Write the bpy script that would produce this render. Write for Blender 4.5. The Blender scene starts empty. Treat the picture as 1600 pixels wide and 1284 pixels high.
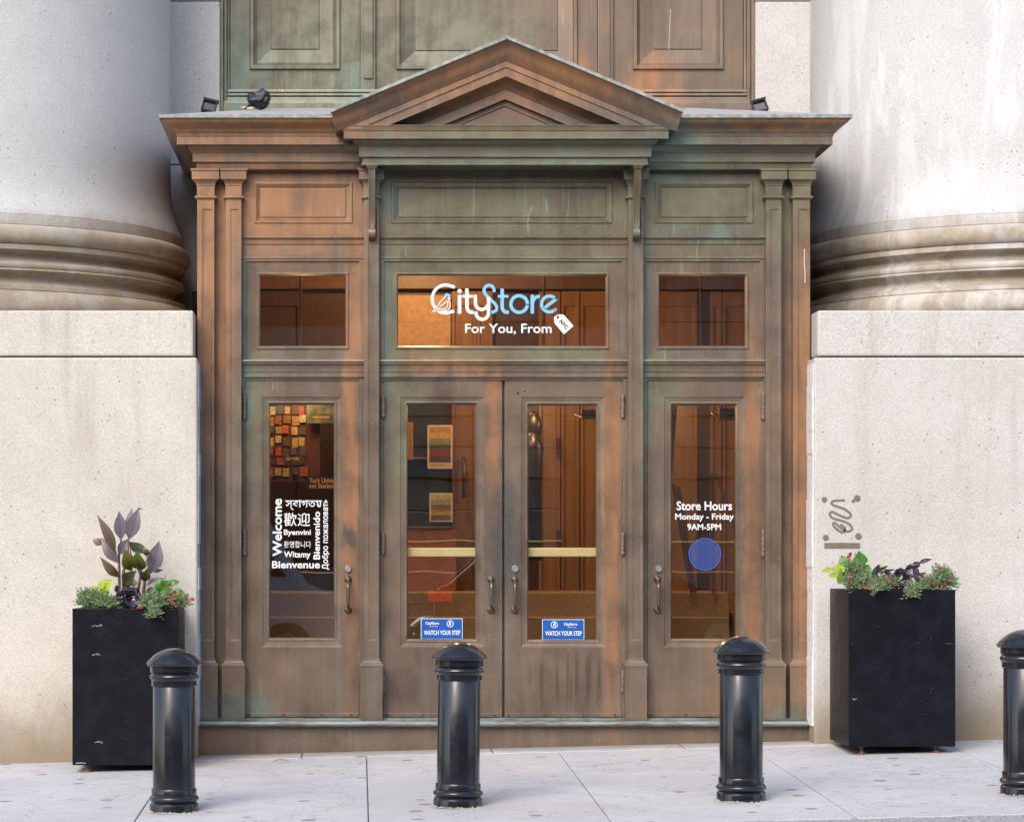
import bpy, bmesh, math, random
from mathutils import Vector, Matrix
random.seed(7)
R = math.radians
scene = bpy.context.scene
col = scene.collection

# ------------------------------------------------------------------ camera
FPX, DCAM, VPX, VPY = 4125.0, 16.5, 560.0, 868.0     # focal length in photo pixels, metres to the door front, principal point
CX, CZ = (560 - 787) / 250.0, 1.2
cam_d = bpy.data.cameras.new('camera')
cam = bpy.data.objects.new('camera', cam_d); col.objects.link(cam)
cam.location = (CX, -DCAM, CZ); cam.rotation_euler = (R(90), 0, 0)
cam_d.sensor_width = 36; cam_d.lens = FPX / 1600 * 36
cam_d.shift_x = (800 - VPX) / 1600; cam_d.shift_y = (VPY - 642) / 1600
cam_d.clip_start = 0.1; cam_d.clip_end = 500
scene.camera = cam
scene.render.resolution_x = 1024; scene.render.resolution_y = 821

# ------------------------------------------------------------------ world, sun, exposure
SUN_AZ, SUN_EL = 27, 38                # degrees left of straight ahead of the front, and up
w = bpy.data.worlds.new('World'); scene.world = w; w.use_nodes = True
wt = w.node_tree; wt.nodes.clear()
sky = wt.nodes.new('ShaderNodeTexSky'); sky.sky_type = 'NISHITA'; sky.sun_disc = False
sky.sun_elevation = R(SUN_EL); sky.sun_rotation = R(180 + SUN_AZ); sky.dust_density = 2.5; sky.air_density = 1.0
bg = wt.nodes.new('ShaderNodeBackground'); bg.inputs[1].default_value = 0.15
wo = wt.nodes.new('ShaderNodeOutputWorld')
wt.links.new(sky.outputs[0], bg.inputs[0]); wt.links.new(bg.outputs[0], wo.inputs[0])
sd = bpy.data.lights.new('sun', 'SUN'); sd.energy = 1.2; sd.angle = R(34); sd.color = (1, .965, .92)
so = bpy.data.objects.new('sun', sd); col.objects.link(so)
S = Vector((-math.sin(R(SUN_AZ)) * math.cos(R(SUN_EL)), -math.cos(R(SUN_AZ)) * math.cos(R(SUN_EL)), math.sin(R(SUN_EL))))
so.rotation_euler = (-S).to_track_quat('-Z', 'Y').to_euler(); so.location = S * 40
vs = scene.view_settings
vs.view_transform = 'Standard'; vs.look = 'None'; vs.gamma = 1; vs.use_curve_mapping = False; vs.exposure = 0.86
scene.cycles.max_bounces = 6; scene.cycles.diffuse_bounces = 3; scene.cycles.glossy_bounces = 3; scene.cycles.transparent_max_bounces = 8; scene.cycles.caustics_reflective = False; scene.cycles.caustics_refractive = False

# ------------------------------------------------------------------ measuring helpers
GX, GY = .024, .026
def sc(Y): return FPX / (DCAM + Y)
def X(px, Y=0.0): return CX + (px - VPX) / sc(Y)
def Z(py, Y=0.0): return CZ + (VPY - py) / sc(Y)
def ground(x, y): return GX * x + GY * y
def hit(px, py):
    dx, dz = (px - VPX) / FPX, -(py - VPY) / FPX
    t = (GX * CX - GY * DCAM - CZ) / (dz - GX * dx - GY)
    x, y = CX + dx * t, -DCAM + t
    return x, y, ground(x, y)

# ------------------------------------------------------------------ object helpers
def tag(o, label=None, cat=None, group=None, kind=None):
    if label: o['label'] = label
    if cat: o['category'] = cat
    if group: o['group'] = group
    if kind: o['kind'] = kind
    return o
def origin_of(p):
    v = Vector((0, 0, 0))
    while p is not None:
        if p.type == 'EMPTY': v += p.location
        p = p.parent
    return v
def empty(name, loc, label, cat, group=None):
    o = bpy.data.objects.new(name, None); col.objects.link(o); o.location = loc; o.empty_display_size = .1
    return tag(o, label, cat, group)
def obj(name, bm, mat, parent=None, smooth=False, bevel=0, local=False, auto=None):
    if isinstance(bm, bmesh.types.BMesh):
        bmesh.ops.recalc_face_normals(bm, faces=bm.faces[:])
        me = bpy.data.meshes.new(name); bm.to_mesh(me); bm.free()
    else: me = bm
    me.materials.clear(); me.materials.append(mat)
    if smooth or auto:
        for p in me.polygons: p.use_smooth = True
        if auto: me.set_sharp_from_angle(angle=R(auto))
    o = bpy.data.objects.new(name, me); col.objects.link(o)
    if parent is not None:
        o.parent = parent
        if parent.type == 'EMPTY' and not local: o.matrix_parent_inverse = Matrix.Translation(-parent.location)
    if bevel:
        m = o.modifiers.new('bevel', 'BEVEL'); m.width = bevel; m.segments = 2; m.limit_method = 'ANGLE'; m.angle_limit = R(40)
    return o
def copy_tree(o, parent=None):
    c = o.copy(); col.objects.link(c); c.parent = parent
    for ch in list(o.children):
        copy_tree(ch, c)
    return c
def B(): return bmesh.new()
def box(bm, x0, x1, y0, y1, z0, z1):
    v = [bm.verts.new(p) for p in ((x0,y0,z0),(x1,y0,z0),(x1,y1,z0),(x0,y1,z0),(x0,y0,z1),(x1,y0,z1),(x1,y1,z1),(x0,y1,z1))]
    for f in ((0,1,5,4),(1,2,6,5),(2,3,7,6),(3,0,4,7),(4,5,6,7),(3,2,1,0)): bm.faces.new([v[i] for i in f])
    return bm
def boxpx(bm, a, b, t, bt, y0, y1):
    """box whose front face at depth y0 covers photo pixels a..b, t..bt"""
    return box(bm, X(a, y0), X(b, y0), y0, y1, Z(bt, y0), Z(t, y0))
def rings(bm, rects, fill=True, back=None):
    """nested rectangles (x0,x1,z0,z1,y) joined into a stepped panel"""
    vr = []
    for (x0, x1, z0, z1, y) in rects:
        vr.append([bm.verts.new(p) for p in ((x0,y,z0),(x1,y,z0),(x1,y,z1),(x0,y,z1))])
    for a, b in zip(vr, vr[1:]):
        for i in range(4):
            j = (i + 1) % 4; bm.faces.new((a[i], a[j], b[j], b[i]))
    if fill: bm.faces.new(vr[-1])
    return bm
def ringspx(bm, rects, Y, fill=True):
    return rings(bm, [(X(a, Y), X(b, Y), Z(d, Y), Z(c, Y), y) for (a, b, c, d, y) in rects], fill)
def sweep(bm, path, prof, closed=False, caps=True):
    """prof = (outward offset, z) swept along a plan polyline, outward = right of travel, mitred corners"""
    P = [Vector(p) for p in path]; n = len(P); rows = []
    for i in range(n):
        d1 = (P[i] - P[i-1]).normalized() if i > 0 or closed else None
        d2 = (P[(i+1) % n] - P[i]).normalized() if i < n - 1 or closed else None
        if d1 is None: d1 = d2
        if d2 is None: d2 = d1
        n1, n2 = Vector((d1.y, -d1.x)), Vector((d2.y, -d2.x))
        m = (n1 + n2); m = m / max(m.dot(n1), 1e-6)
        rows.append([bm.verts.new((P[i].x + m.x * o, P[i].y + m.y * o, z)) for o, z in prof])
    for i in range(n if closed else n - 1):
        a, b = rows[i], rows[(i+1) % n]
        for k in range(len(prof) - 1): bm.faces.new((a[k], b[k], b[k+1], a[k+1]))
    if caps and not closed:
        try: bm.faces.new(rows[0]); bm.faces.new(rows[-1])
        except Exception: pass
    return bm
def lathe(bm, prof, cx=0, cy=0, seg=32, a0=0, a1=2*math.pi):
    full = abs(a1 - a0 - 2*math.pi) < 1e-6; cols = seg if full else seg + 1; rows = []
    for r, z in prof:
        if r < 1e-6: rows.append([bm.verts.new((cx, cy, z))] * cols); continue
        rows.append([bm.verts.new((cx + r*math.cos(a0 + (a1-a0)*i/seg), cy + r*math.sin(a0 + (a1-a0)*i/seg), z)) for i in range(cols)])
    for a, b in zip(rows, rows[1:]):
        for i in range(cols if full else cols - 1):
            j = (i + 1) % cols
            f = []
            for v in (a[i], a[j], b[j], b[i]):
                if v not in f: f.append(v)
            if len(f) > 2: bm.faces.new(f)
    return bm
def tube(bm, pts, rad, seg=8, cap=True):
    P = [Vector(p) for p in pts]; rows = []
    rr = rad if isinstance(rad, (list, tuple)) else [rad] * len(P)
    for i, p in enumerate(P):
        t = (P[min(i+1, len(P)-1)] - P[max(i-1, 0)]).normalized()
        u = t.cross(Vector((0, 1, 0)))
        if u.length < .1: u = t.cross(Vector((1, 0, 0)))
        u.normalize(); v = t.cross(u)
        rows.append([bm.verts.new(p + (u * math.cos(a) + v * math.sin(a)) * rr[i]) for a in [2*math.pi*k/seg for k in range(seg)]])
    for a, b in zip(rows, rows[1:]):
        for k in range(seg): bm.faces.new((a[k], a[(k+1) % seg], b[(k+1) % seg], b[k]))
    if cap: bm.faces.new(rows[0]); bm.faces.new(rows[-1])
    return bm
def ribbon(bm, pts, wd, y, th=.0012, closed=False):
    """flat stroke of width wd in the XZ plane at depth y"""
    P = [Vector(p) for p in pts]; n = len(P); L = []; Rr = []
    for i in range(n):
        a = P[i-1] if (i > 0 or closed) else P[i]; b = P[(i+1) % n] if (i < n-1 or closed) else P[i]
        d = (b - a).normalized(); nn = Vector((-d.y, d.x)) * wd / 2
        L.append(P[i] + nn); Rr.append(P[i] - nn)
    vl = [bm.verts.new((p.x, y, p.y)) for p in L]; vr = [bm.verts.new((p.x, y, p.y)) for p in Rr]
    for i in range(n if closed else n - 1):
        j = (i + 1) % n; bm.faces.new((vl[i], vl[j], vr[j], vr[i]))
    return bm
def disc(bm, cx, cz, r, y, seg=20, r_in=0):
    o = [bm.verts.new((cx + r*math.cos(2*math.pi*i/seg), y, cz + r*math.sin(2*math.pi*i/seg))) for i in range(seg)]
    if r_in:
        q = [bm.verts.new((cx + r_in*math.cos(2*math.pi*i/seg), y, cz + r_in*math.sin(2*math.pi*i/seg))) for i in range(seg)]
        for i in range(seg): bm.faces.new((o[i], o[(i+1) % seg], q[(i+1) % seg], q[i]))
    else: bm.faces.new(o)
    return bm
def poly(bm, pts, y):
    return bm.faces.new([bm.verts.new((p[0], y, p[1])) for p in pts])
def text(name, s, bbox, Y, mat, parent, bold=0.02, rot=0, fit=True):
    """lettering as thin flat mesh fitted to the photo pixel box (x0,x1,ytop,ybottom) at depth Y; rot in degrees"""
    cu = bpy.data.curves.new(name, 'FONT'); cu.body = s; cu.size = 1; cu.offset = bold; cu.resolution_u = 3
    t = bpy.data.objects.new('tmp', cu); col.objects.link(t)
    bpy.context.view_layer.update()
    dg = bpy.context.evaluated_depsgraph_get()
    me = bpy.data.meshes.new_from_object(t.evaluated_get(dg)); bpy.data.objects.remove(t); bpy.data.curves.remove(cu)
    c, sn = math.cos(R(rot)), math.sin(R(rot))
    for v in me.vertices: v.co = Vector((v.co.x*c - v.co.y*sn, 0, v.co.x*sn + v.co.y*c))
    xs = [v.co.x for v in me.vertices]; zs = [v.co.z for v in me.vertices]
    x0, x1, z0, z1 = X(bbox[0], Y), X(bbox[1], Y), Z(bbox[3], Y), Z(bbox[2], Y)
    sx = (x1 - x0) / (max(xs) - min(xs)); sz = (z1 - z0) / (max(zs) - min(zs))
    if not fit: sx = sz = min(sx, sz)
    mx, mz = (max(xs)+min(xs))/2, (max(zs)+min(zs))/2
    for v in me.vertices: v.co = Vector(((v.co.x-mx)*sx + (x0+x1)/2, Y, (v.co.z-mz)*sz + (z0+z1)/2))
    me.name = name
    return obj(name, me, mat, parent)

# ------------------------------------------------------------------ materials
class NT:
    def __init__(s, name):
        s.m = bpy.data.materials.new(name); s.m.use_nodes = True; s.t = s.m.node_tree; s.n = s.t.nodes; s.n.clear()
        s.out = s.n.new('ShaderNodeOutputMaterial'); s.p = s.n.new('ShaderNodeBsdfPrincipled'); s.l(s.p.outputs[0], s.out.inputs[0])
        s._pos = None
    def l(s, a, b): s.t.links.new(a, b)
    def inp(s, sock, v):
        if hasattr(v, 'links') or isinstance(v, bpy.types.NodeSocket): s.l(v, sock)
        else: sock.default_value = v
    def pos(s):
        if s._pos is None: s._pos = s.n.new('ShaderNodeNewGeometry').outputs['Position']
        return s._pos
    def objco(s): return s.n.new('ShaderNodeTexCoord').outputs['Object']
    def rnd(s): return s.n.new('ShaderNodeObjectInfo').outputs['Random']
    def scale(s, vec, k):
        m = s.n.new('ShaderNodeMapping'); s.l(vec, m.inputs[0]); m.inputs['Scale'].default_value = k; return m.outputs[0]
    def noise(s, vec, scale=5, detail=4, rough=.55, dist=0):
        m = s.n.new('ShaderNodeTexNoise'); s.l(vec, m.inputs['Vector']); m.inputs['Scale'].default_value = scale
        m.inputs['Detail'].default_value = detail; m.inputs['Roughness'].default_value = rough; m.inputs['Distortion'].default_value = dist
        return m.outputs[0]
    def voro(s, vec, scale=5, rand=1, dim='3D'):
        m = s.n.new('ShaderNodeTexVoronoi'); m.voronoi_dimensions = dim; s.l(vec, m.inputs['Vector']); m.inputs['Scale'].default_value = scale; m.inputs['Randomness'].default_value = rand
        return m.outputs['Distance'], m.outputs['Color']
    def ramp(s, v, stops):
        m = s.n.new('ShaderNodeValToRGB'); s.inp(m.inputs[0], v); e = m.color_ramp.elements
        while len(e) < len(stops): e.new(.5)
        for i, (p, c) in enumerate(stops): e[i].position = p; e[i].color = (*c, 1) if len(c) == 3 else c
        return m.outputs[0]
    def mr(s, v, a, b, c=0, d=1, smooth=True):
        m = s.n.new('ShaderNodeMapRange'); m.interpolation_type = 'SMOOTHSTEP' if smooth else 'LINEAR'
        s.inp(m.inputs[0], v); m.inputs[1].default_value = a; m.inputs[2].default_value = b; m.inputs[3].default_value = c; m.inputs[4].default_value = d
        return m.outputs[0]
    def math(s, op, a, b=0.0, clamp=False):
        m = s.n.new('ShaderNodeMath'); m.operation = op; m.use_clamp = clamp; s.inp(m.inputs[0], a); s.inp(m.inputs[1], b); return m.outputs[0]
    def mix(s, f, a, b, mode='MIX'):
        m = s.n.new('ShaderNodeMix'); m.data_type = 'RGBA'; m.blend_type = mode
        s.inp(m.inputs[0], f); s.inp(m.inputs[6], a if not isinstance(a, tuple) else (*a, 1)[:4]); s.inp(m.inputs[7], b if not isinstance(b, tuple) else (*b, 1)[:4])
        return m.outputs[2]
    def xyz(s, vec):
        m = s.n.new('ShaderNodeSeparateXYZ'); s.l(vec, m.inputs[0]); return m.outputs
    def blob(s, px, py, rx, ry, soft=.6):
        """soft patch on the front around a photo pixel, radii in pixels: 1 inside, 0 outside"""
        m = s.n.new('ShaderNodeMapping'); s.l(s.warp if getattr(s, 'warp', None) else s.pos(), m.inputs[0])
        kx, kz = 250 / rx, 250 / ry
        m.inputs['Scale'].default_value = (kx, 0, kz); m.inputs['Location'].default_value = (-X(px) * kx, 0, -Z(py) * kz)
        v = s.n.new('ShaderNodeVectorMath'); v.operation = 'LENGTH'; s.l(m.outputs[0], v.inputs[0])
        return s.mr(v.outputs['Value'], 1 + soft * .5, 1 - soft, 0, 1)
    def bump(s, h, strength=.3, dist=.01):
        m = s.n.new('ShaderNodeBump'); m.inputs['Strength'].default_value = strength; m.inputs['Distance'].default_value = dist
        s.l(h, m.inputs['Height']); s.l(m.outputs[0], s.p.inputs['Normal'])
    def fin(s, color=None, rough=.6, metal=0, spec=.5, **k):
        if color is not None: s.inp(s.p.inputs['Base Color'], color if not isinstance(color, tuple) else (*color, 1)[:4])
        s.inp(s.p.inputs['Roughness'], rough); s.inp(s.p.inputs['Metallic'], metal); s.p.inputs['Specular IOR Level'].default_value = spec
        for a, b in k.items(): s.inp(s.p.inputs[a.replace('_', ' ')], b)
        return s.m
def plain(name, c, rough=.6, metal=0, var=.15, nscale=30, spec=.5, bump=.1):
    n = NT(name); a = n.noise(n.pos(), nscale, 4)
    cc = n.mix(n.mr(a, .3, .7), tuple(x*(1-var) for x in c), tuple(min(1, x*(1+var)) for x in c))
    if bump: n.bump(a, bump, .002)
    return n.fin(cc, rough, metal, spec)

def bronze(name, upper=False):
    n = NT(name); P = n.pos()
    wn = n.n.new('ShaderNodeTexNoise'); wn.inputs['Scale'].default_value = 7; wn.inputs['Detail'].default_value = 5; wn.inputs['Roughness'].default_value = .7; n.l(n.scale(P, (1.6, 1.6, .45)), wn.inputs['Vector'])
    wa = n.n.new('ShaderNodeVectorMath'); wa.operation = 'MULTIPLY_ADD'; n.l(wn.outputs['Color'], wa.inputs[0]); wa.inputs[1].default_value = (.16, 0, .34); n.l(P, wa.inputs[2])
    wb = n.n.new('ShaderNodeVectorMath'); wb.operation = 'SUBTRACT'; n.l(wa.outputs[0], wb.inputs[0]); wb.inputs[1].default_value = (.08, 0, .17); n.warp = wb.outputs[0]
    big = n.noise(P, 1.3, 3, .55); mid = n.noise(P, 5, 5, .65, .3)
    streak = n.noise(n.scale(P, (11, 11, .8)), 1.3, 3, .6, .4); fine = n.noise(P, 75, 2, .6)
    t = n.math('ADD', n.math('MULTIPLY', mid, .35), n.math('MULTIPLY', big, .65))
    base = n.ramp(t, [(.34, (.112, .080, .058)), (.46, (.150, .106, .076)), (.56, (.182, .124, .085)), (.68, (.24, .145, .086))])
    base = n.mix(n.mr(streak, .42, .70, 0, .35), base, (.20, .175, .145))
    vs_ = n.noise(n.scale(P, (48, 48, .9)), 1, 3, .65, .3); base = n.mix(n.mr(vs_, .52, .70, 0, .14), base, (.225, .215, .175)); base = n.mix(n.mr(vs_, .46, .30, 0, .10), base, (.070, .055, .043))
    wobf = n.mr(n.math('ADD', mid, n.math('MULTIPLY', streak, .6)), .60, .95, .40, 1.0)
    def wob(b): return n.math('MULTIPLY', b, wobf, True)
    orange = [(440, 320, 170, 90), (390, 205, 240, 34), (325, 420, 50, 300), (880, 130, 170, 55), (547, 740, 14, 330), (556, 450, 18, 150),
              (1178, 800, 14, 330), (772, 680, 14, 200), (957, 800, 16, 330), (1200, 192, 150, 16), (1258, 700, 26, 420), (680, 130, 150, 50), (700, 560, 90, 30)]
    green = [(800, 240, 260, 34), (618, 500, 24, 190), (395, 640, 26, 110), (1100, 300, 150, 110), (1030, 600, 40, 60), (790, 412, 210, 40),
             (800, 550, 200, 20), (800, 320, 240, 60), (1232, 310, 50, 90), (640, 700, 30, 120)]
    teal = [(1050, 245, 60, 50), (600, 290, 30, 60), (1012, 520, 8, 260), (604, 520, 7, 240), (383, 560, 6, 200), (800, 259, 220, 8), (360, 1105, 80, 26), (1250, 1122, 50, 20), (1100, 362, 100, 14)]
    drips = [(1100, 385, 110, 50), (1060, 470, 60, 90), (800, 315, 190, 56), (520, 385, 60, 50), (1030, 560, 40, 60), (610, 420, 40, 60), (400, 600, 60, 30)]
    if upper:
        orange = [(1080, 40, 60, 60), (950, 60, 30, 100)]
        green = [(440, 60, 300, 240), (690, 60, 230, 200), (500, 0, 260, 160), (880, 80, 90, 110)]
        teal = [(350, 80, 20, 200), (560, 100, 16, 150), (420, 128, 150, 12), (390, 60, 10, 90), (532, 60, 8, 90)]
        drips = [(450, 60, 120, 90), (700, 90, 120, 60)]
    def total(L):
        r = None
        for b in L:
            v = n.blob(*b); r = v if r is None else n.math('MAXIMUM', r, v)
        return r
    ov = wob(total(orange)); base = n.mix(n.math('MULTIPLY', ov, .78), base, n.mix(streak, (.30, .125, .045), (.46, .22, .095)))
    gv = wob(total(green)) if not upper else n.math('MULTIPLY', total(green), n.mr(wobf, .4, .8, .7, 1.0)); base = n.mix(n.math('MULTIPLY', gv, .80 if not upper else .9), base, n.mix(mid, (.105, .105, .056), (.215, .222, .130)) if not upper else n.mix(n.mr(n.math('ADD', mid, n.math('MULTIPLY', streak, .5)), .55, .95), (.105, .108, .068), (.215, .220, .145)))
    tv = wob(total(teal)); base = n.mix(n.math('MULTIPLY', tv, .7), base, n.mix(mid, (.07, .115, .10), (.20, .29, .235)))
    # crisp pale verdigris drips, strongest below the ledges of the upper right bay; faint elsewhere
    dn = n.noise(n.scale(P, (30, 30, 1.3)), 1, 4, .75, .9)
    run = n.math('MULTIPLY', n.mr(dn, .57, .68), n.math('ADD', n.math('MULTIPLY', total(drips), .62), n.mr(n.noise(P, 2.6, 3), .52, .64, 0, .35)), True)
    base = n.mix(n.math('MULTIPLY', run, .75), base, (.33, .405, .33))
    if not upper:   # hand worn dark patch round the meeting stiles, a dark splash, old runs on the kick panel
        dk_ = n.math('MULTIPLY', total([(786, 830, 30, 110), (546, 838, 13, 22)]), n.mr(mid, .36, .55, .4, .85)); base = n.mix(dk_, base, (.060, .064, .062))
        wet = n.math('MULTIPLY', total([(890, 1062, 88, 44)]), n.mr(n.noise(n.scale(P, (24, 24, .5)), 1, 2), .48, .56)); base = n.mix(n.math('MULTIPLY', wet, .6), base, (.060, .044, .034))
    grime = n.mr(n.noise(n.scale(P, (1, 1, .6)), 9, 5, .75), .56, .78, 0, .32); base = n.mix(grime, base, (.045, .038, .032))
    fleck = n.mr(n.noise(P, 95, 1), .68, .75, 0, .6); base = n.mix(fleck, base, (.27, .32, .28))
    # worn arrises: pale verdigris where the metal turns a corner
    bv = n.n.new('ShaderNodeBevel'); bv.samples = 2; bv.inputs['Radius'].default_value = .007
    dt = n.n.new('ShaderNodeVectorMath'); dt.operation = 'DOT_PRODUCT'; n.l(bv.outputs[0], dt.inputs[0]); n.l(n.n.new('ShaderNodeNewGeometry').outputs['Normal'], dt.inputs[1])
    edge = n.math('MULTIPLY', n.mr(dt.outputs['Value'], .985, .80), n.mr(mid, .40, .60, .10, .70))
    base = n.mix(edge, base, n.mix(mid, (.30, .28, .22), (.32, .40, .34)))
    n.bump(n.math('ADD', n.math('MULTIPLY', fine, .5), n.math('MULTIPLY', mid, .6)), .14, .006)
    return n.fin(base, n.mr(mid, .3, .75, .30, .46), .25, .5)
M = {}
M['bronze'] = bronze('aged_bronze'); M['bronze_upper'] = bronze('aged_bronze_upper', True)

def stone(name, c1, c2, stain=None, kind=''):
    n = NT(name); P = n.pos(); big = n.noise(P, .9, 5, .6); mid = n.noise(P, 7, 6, .65); fine = n.noise(P, 130, 3, .7)
    base = n.mix(n.mr(n.math('ADD', n.math('MULTIPLY', big, .6), n.math('MULTIPLY', mid, .4)), .35, .65), c1, c2)
    base = n.mix(n.mr(fine, .36, .64, .0, 1), n.mix(.28, base, (.20, .19, .18)), n.mix(.25, base, (.80, .78, .75)))
    d, c = n.voro(P, 115); sp = n.math('MULTIPLY', n.mr(d, .22, .12), n.mr(n.noise(P, 45, 2), .52, .62))
    base = n.mix(n.math('MULTIPLY', sp, .75), base, (.10, .095, .09))
    d2, c2_ = n.voro(P, 24); sp2 = n.math('MULTIPLY', n.mr(d2, .20, .11), n.mr(n.noise(P, 6, 2), .50, .60)); base = n.mix(n.math('MULTIPLY', sp2, .6), base, (.14, .12, .11))
    z = n.xyz(P)[2]; x = n.xyz(P)[0]
    if kind == 'column':
        # soot and rain dirt gathered on the base mouldings and just above them
        wav = n.math('MULTIPLY', n.math('SUBTRACT', n.noise(n.scale(P, (3, 3, .4)), 1.6, 5, .65), .5), .32)
        zz = n.math('ADD', z, wav)
        low = n.mr(zz, 3.42, 3.22)
        base = n.mix(n.math('MULTIPLY', low, n.mr(n.noise(P, 5, 5, .7), .30, .62, .45, .88)), base, n.mix(n.noise(P, 2.4, 4, .6), (.15, .12, .085), (.50, .385, .245)))
        chalk = n.math('MULTIPLY', n.mr(n.noise(n.scale(P, (2.6, 2.6, .55)), 1.6, 5, .6, .9), .50, .64), n.mr(x, 1.0, 2.6)); base = n.mix(n.math('MULTIPLY', chalk, .30), base, (.86, .87, .89))
        grey = n.math('MULTIPLY', n.mr(n.noise(n.scale(P, (3.2, 3.2, .8)), 1.3, 5, .6, .6), .52, .68), n.mr(x, 1.0, 2.6)); base = n.mix(n.math('MULTIPLY', grey, .22), base, (.42, .42, .43))
        drip = n.math('MULTIPLY', n.mr(n.noise(n.scale(P, (22, 22, 3)), 1, 3, .6, .8), .72, .78), n.mr(z, 3.4, 2.7)); base = n.mix(n.math('MULTIPLY', drip, .35), base, (.8, .8, .78))
    if kind == 'pedestal':
        st = n.math('MULTIPLY', n.mr(n.noise(n.scale(P, (5, 5, .5)), 1.2, 6, .65), .48, .72), n.mr(z, 1.2, 2.7, .22, .9))
        base = n.mix(n.math('MULTIPLY', st, .5), base, (.24, .20, .16))
        gz = n.math('SUBTRACT', z, n.math('MULTIPLY', x, GX))
        foot = n.math('MULTIPLY', n.mr(n.math('ADD', gz, n.math('MULTIPLY', n.noise(P, 3, 5, .7), -.5)), .34, -.26), .85); base = n.mix(foot, base, (.24, .175, .105))
    n.bump(n.math('ADD', fine, n.math('MULTIPLY', mid, .5)), .35, .004)
    return n.fin(base, .85, 0, .3)
M['column'] = stone('pale_granite_column', (.53, .53, .525), (.60, .60, .60), kind='column')
M['pedestal'] = stone('cream_granite', (.53, .475, .405), (.63, .575, .50), kind='pedestal'); M['pedestal_r'] = stone('grey_cream_granite', (.52, .49, .45), (.60, .57, .535), kind='pedestal')
M['wallstone'] = stone('grey_granite', (.52, .50, .48), (.60, .58, .56))
M['mortar'] = plain('mortar', (.10, .085, .07), .9)

def concrete(name):
    n = NT(name); P = n.pos(); r = n.rnd(); big = n.noise(P, .8, 5, .6); mid = n.noise(P, 6, 6, .7); fine = n.noise(P, 180, 3, .7)
    base = n.mix(n.mr(big, .35, .65), (.475, .478, .492), (.57, .573, .587)); base = n.mix(n.mr(mid, .35, .7, 0, .5), base, (.42, .42, .43))
    base = n.mix(n.mr(fine, .3, .7, 0, .35), base, (.38, .37, .36))
    base = n.mix(n.math('MULTIPLY', n.math('SUBTRACT', r, .5), .25), base, (.3, .29, .28))
    d, c = n.voro(P, 3.6, 1, '2D'); cs = n.xyz(c); gum = n.math('MULTIPLY', n.mr(n.math('SUBTRACT', n.math('ADD', d, n.math('MULTIPLY', n.noise(P, 26, 2), .07)), n.mr(cs[1], 0, 1, .02, .13)), .055, .03), n.mr(cs[0], .66, .70)); base = n.mix(n.math('MULTIPLY', gum, .7), base, (.13, .13, .15))
    d3, c3 = n.voro(P, 19, 1, '2D'); sp = n.math('MULTIPLY', n.mr(d3, .16, .09), n.mr(n.xyz(c3)[1], .80, .83)); base = n.mix(n.math('MULTIPLY', sp, .55), base, (.20, .19, .19))
    yy = n.xyz(P)[1]; edge = n.math('MULTIPLY', n.mr(n.math('ADD', yy, n.math('MULTIPLY', n.noise(P, 4, 5, .7), .5)), -.12, .22), .7); base = n.mix(edge, base, (.24, .21, .17))
    crack = n.mr(n.math('ABSOLUTE', n.math('SUBTRACT', n.noise(P, .9, 6, .6), .5)), .004, .001, 0, .5); base = n.mix(crack, base, (.2, .19, .18))
    st = n.mr(n.noise(P, 1.9, 6, .7), .56, .74, 0, .4); base = n.mix(st, base, (.33, .31, .29))
    n.bump(n.math('ADD', fine, mid), .25, .003)
    return n.fin(base, .82, 0, .35)
M['concrete'] = concrete('sidewalk_concrete'); M['joint'] = plain('sidewalk_joint', (.20, .185, .17), .95)
M['asphalt'] = plain('asphalt', (.06, .06, .062), .9, nscale=90, var=.4, bump=.4)
M['granite_sett'] = plain('granite_sett', (.30, .30, .32), .8, nscale=60, var=.3)

def blackpaint(name, rough, c=(.009, .010, .014), scr=True, bumpv=.05, bscale=14, spec=.5, coat=0.0):
    n = NT(name); P = n.pos(); a = n.noise(P, 9, 5, .7)
    base = n.mix(n.mr(a, .4, .75, 0, .6), c, tuple(x*2.2 for x in c))
    if scr:
        s1 = n.math('MULTIPLY', n.mr(n.noise(n.scale(P, (3, 3, 55)), 1, 3), .71, .75), n.mr(n.noise(P, 7, 3), .50, .60))
        base = n.mix(n.math('MULTIPLY', s1, .18), base, (.30, .30, .33))
        d, cc = n.voro(P, 32); sp = n.math('MULTIPLY', n.mr(d, .07, .04), n.mr(n.xyz(cc)[0], .78, .8)); base = n.mix(n.math('MULTIPLY', sp, .6), base, (.35, .34, .33))
    n.bump(n.noise(P, bscale, 4, .6), bumpv, .01)
    return n.fin(base, n.mr(a, .3, .8, rough, rough + .12), 0, spec, Coat_Weight=coat, Coat_Roughness=.06)
M['bollard'] = blackpaint('black_enamel', .16, bumpv=.02, bscale=22, coat=.3); M['planter'] = blackpaint('black_planter', .38, (.006, .0065, .0095), spec=.14)
M['rust'] = plain('rusty_steel', (.20, .10, .05), .8, .3, .4)
M['rust_red'] = plain('rust_screw', (.16, .05, .02), .8)
def bollard_dirt():
    n = NT('bollard_foot_dirt'); return n.fin(n.mix(n.noise(n.pos(), 60, 4), (.22, .18, .14), (.48, .44, .39)), .9)
M['footdirt'] = bollard_dirt()
M['handle'] = plain('polished_old_brass', (.17, .135, .095), .32, .7, .3, 60)
M['hinge'] = plain('hinge_bronze', (.21, .16, .13), .45, .4, .3, 80)
M['lock'] = plain('lock_steel', (.55, .54, .52), .3, .8, .1)
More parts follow.
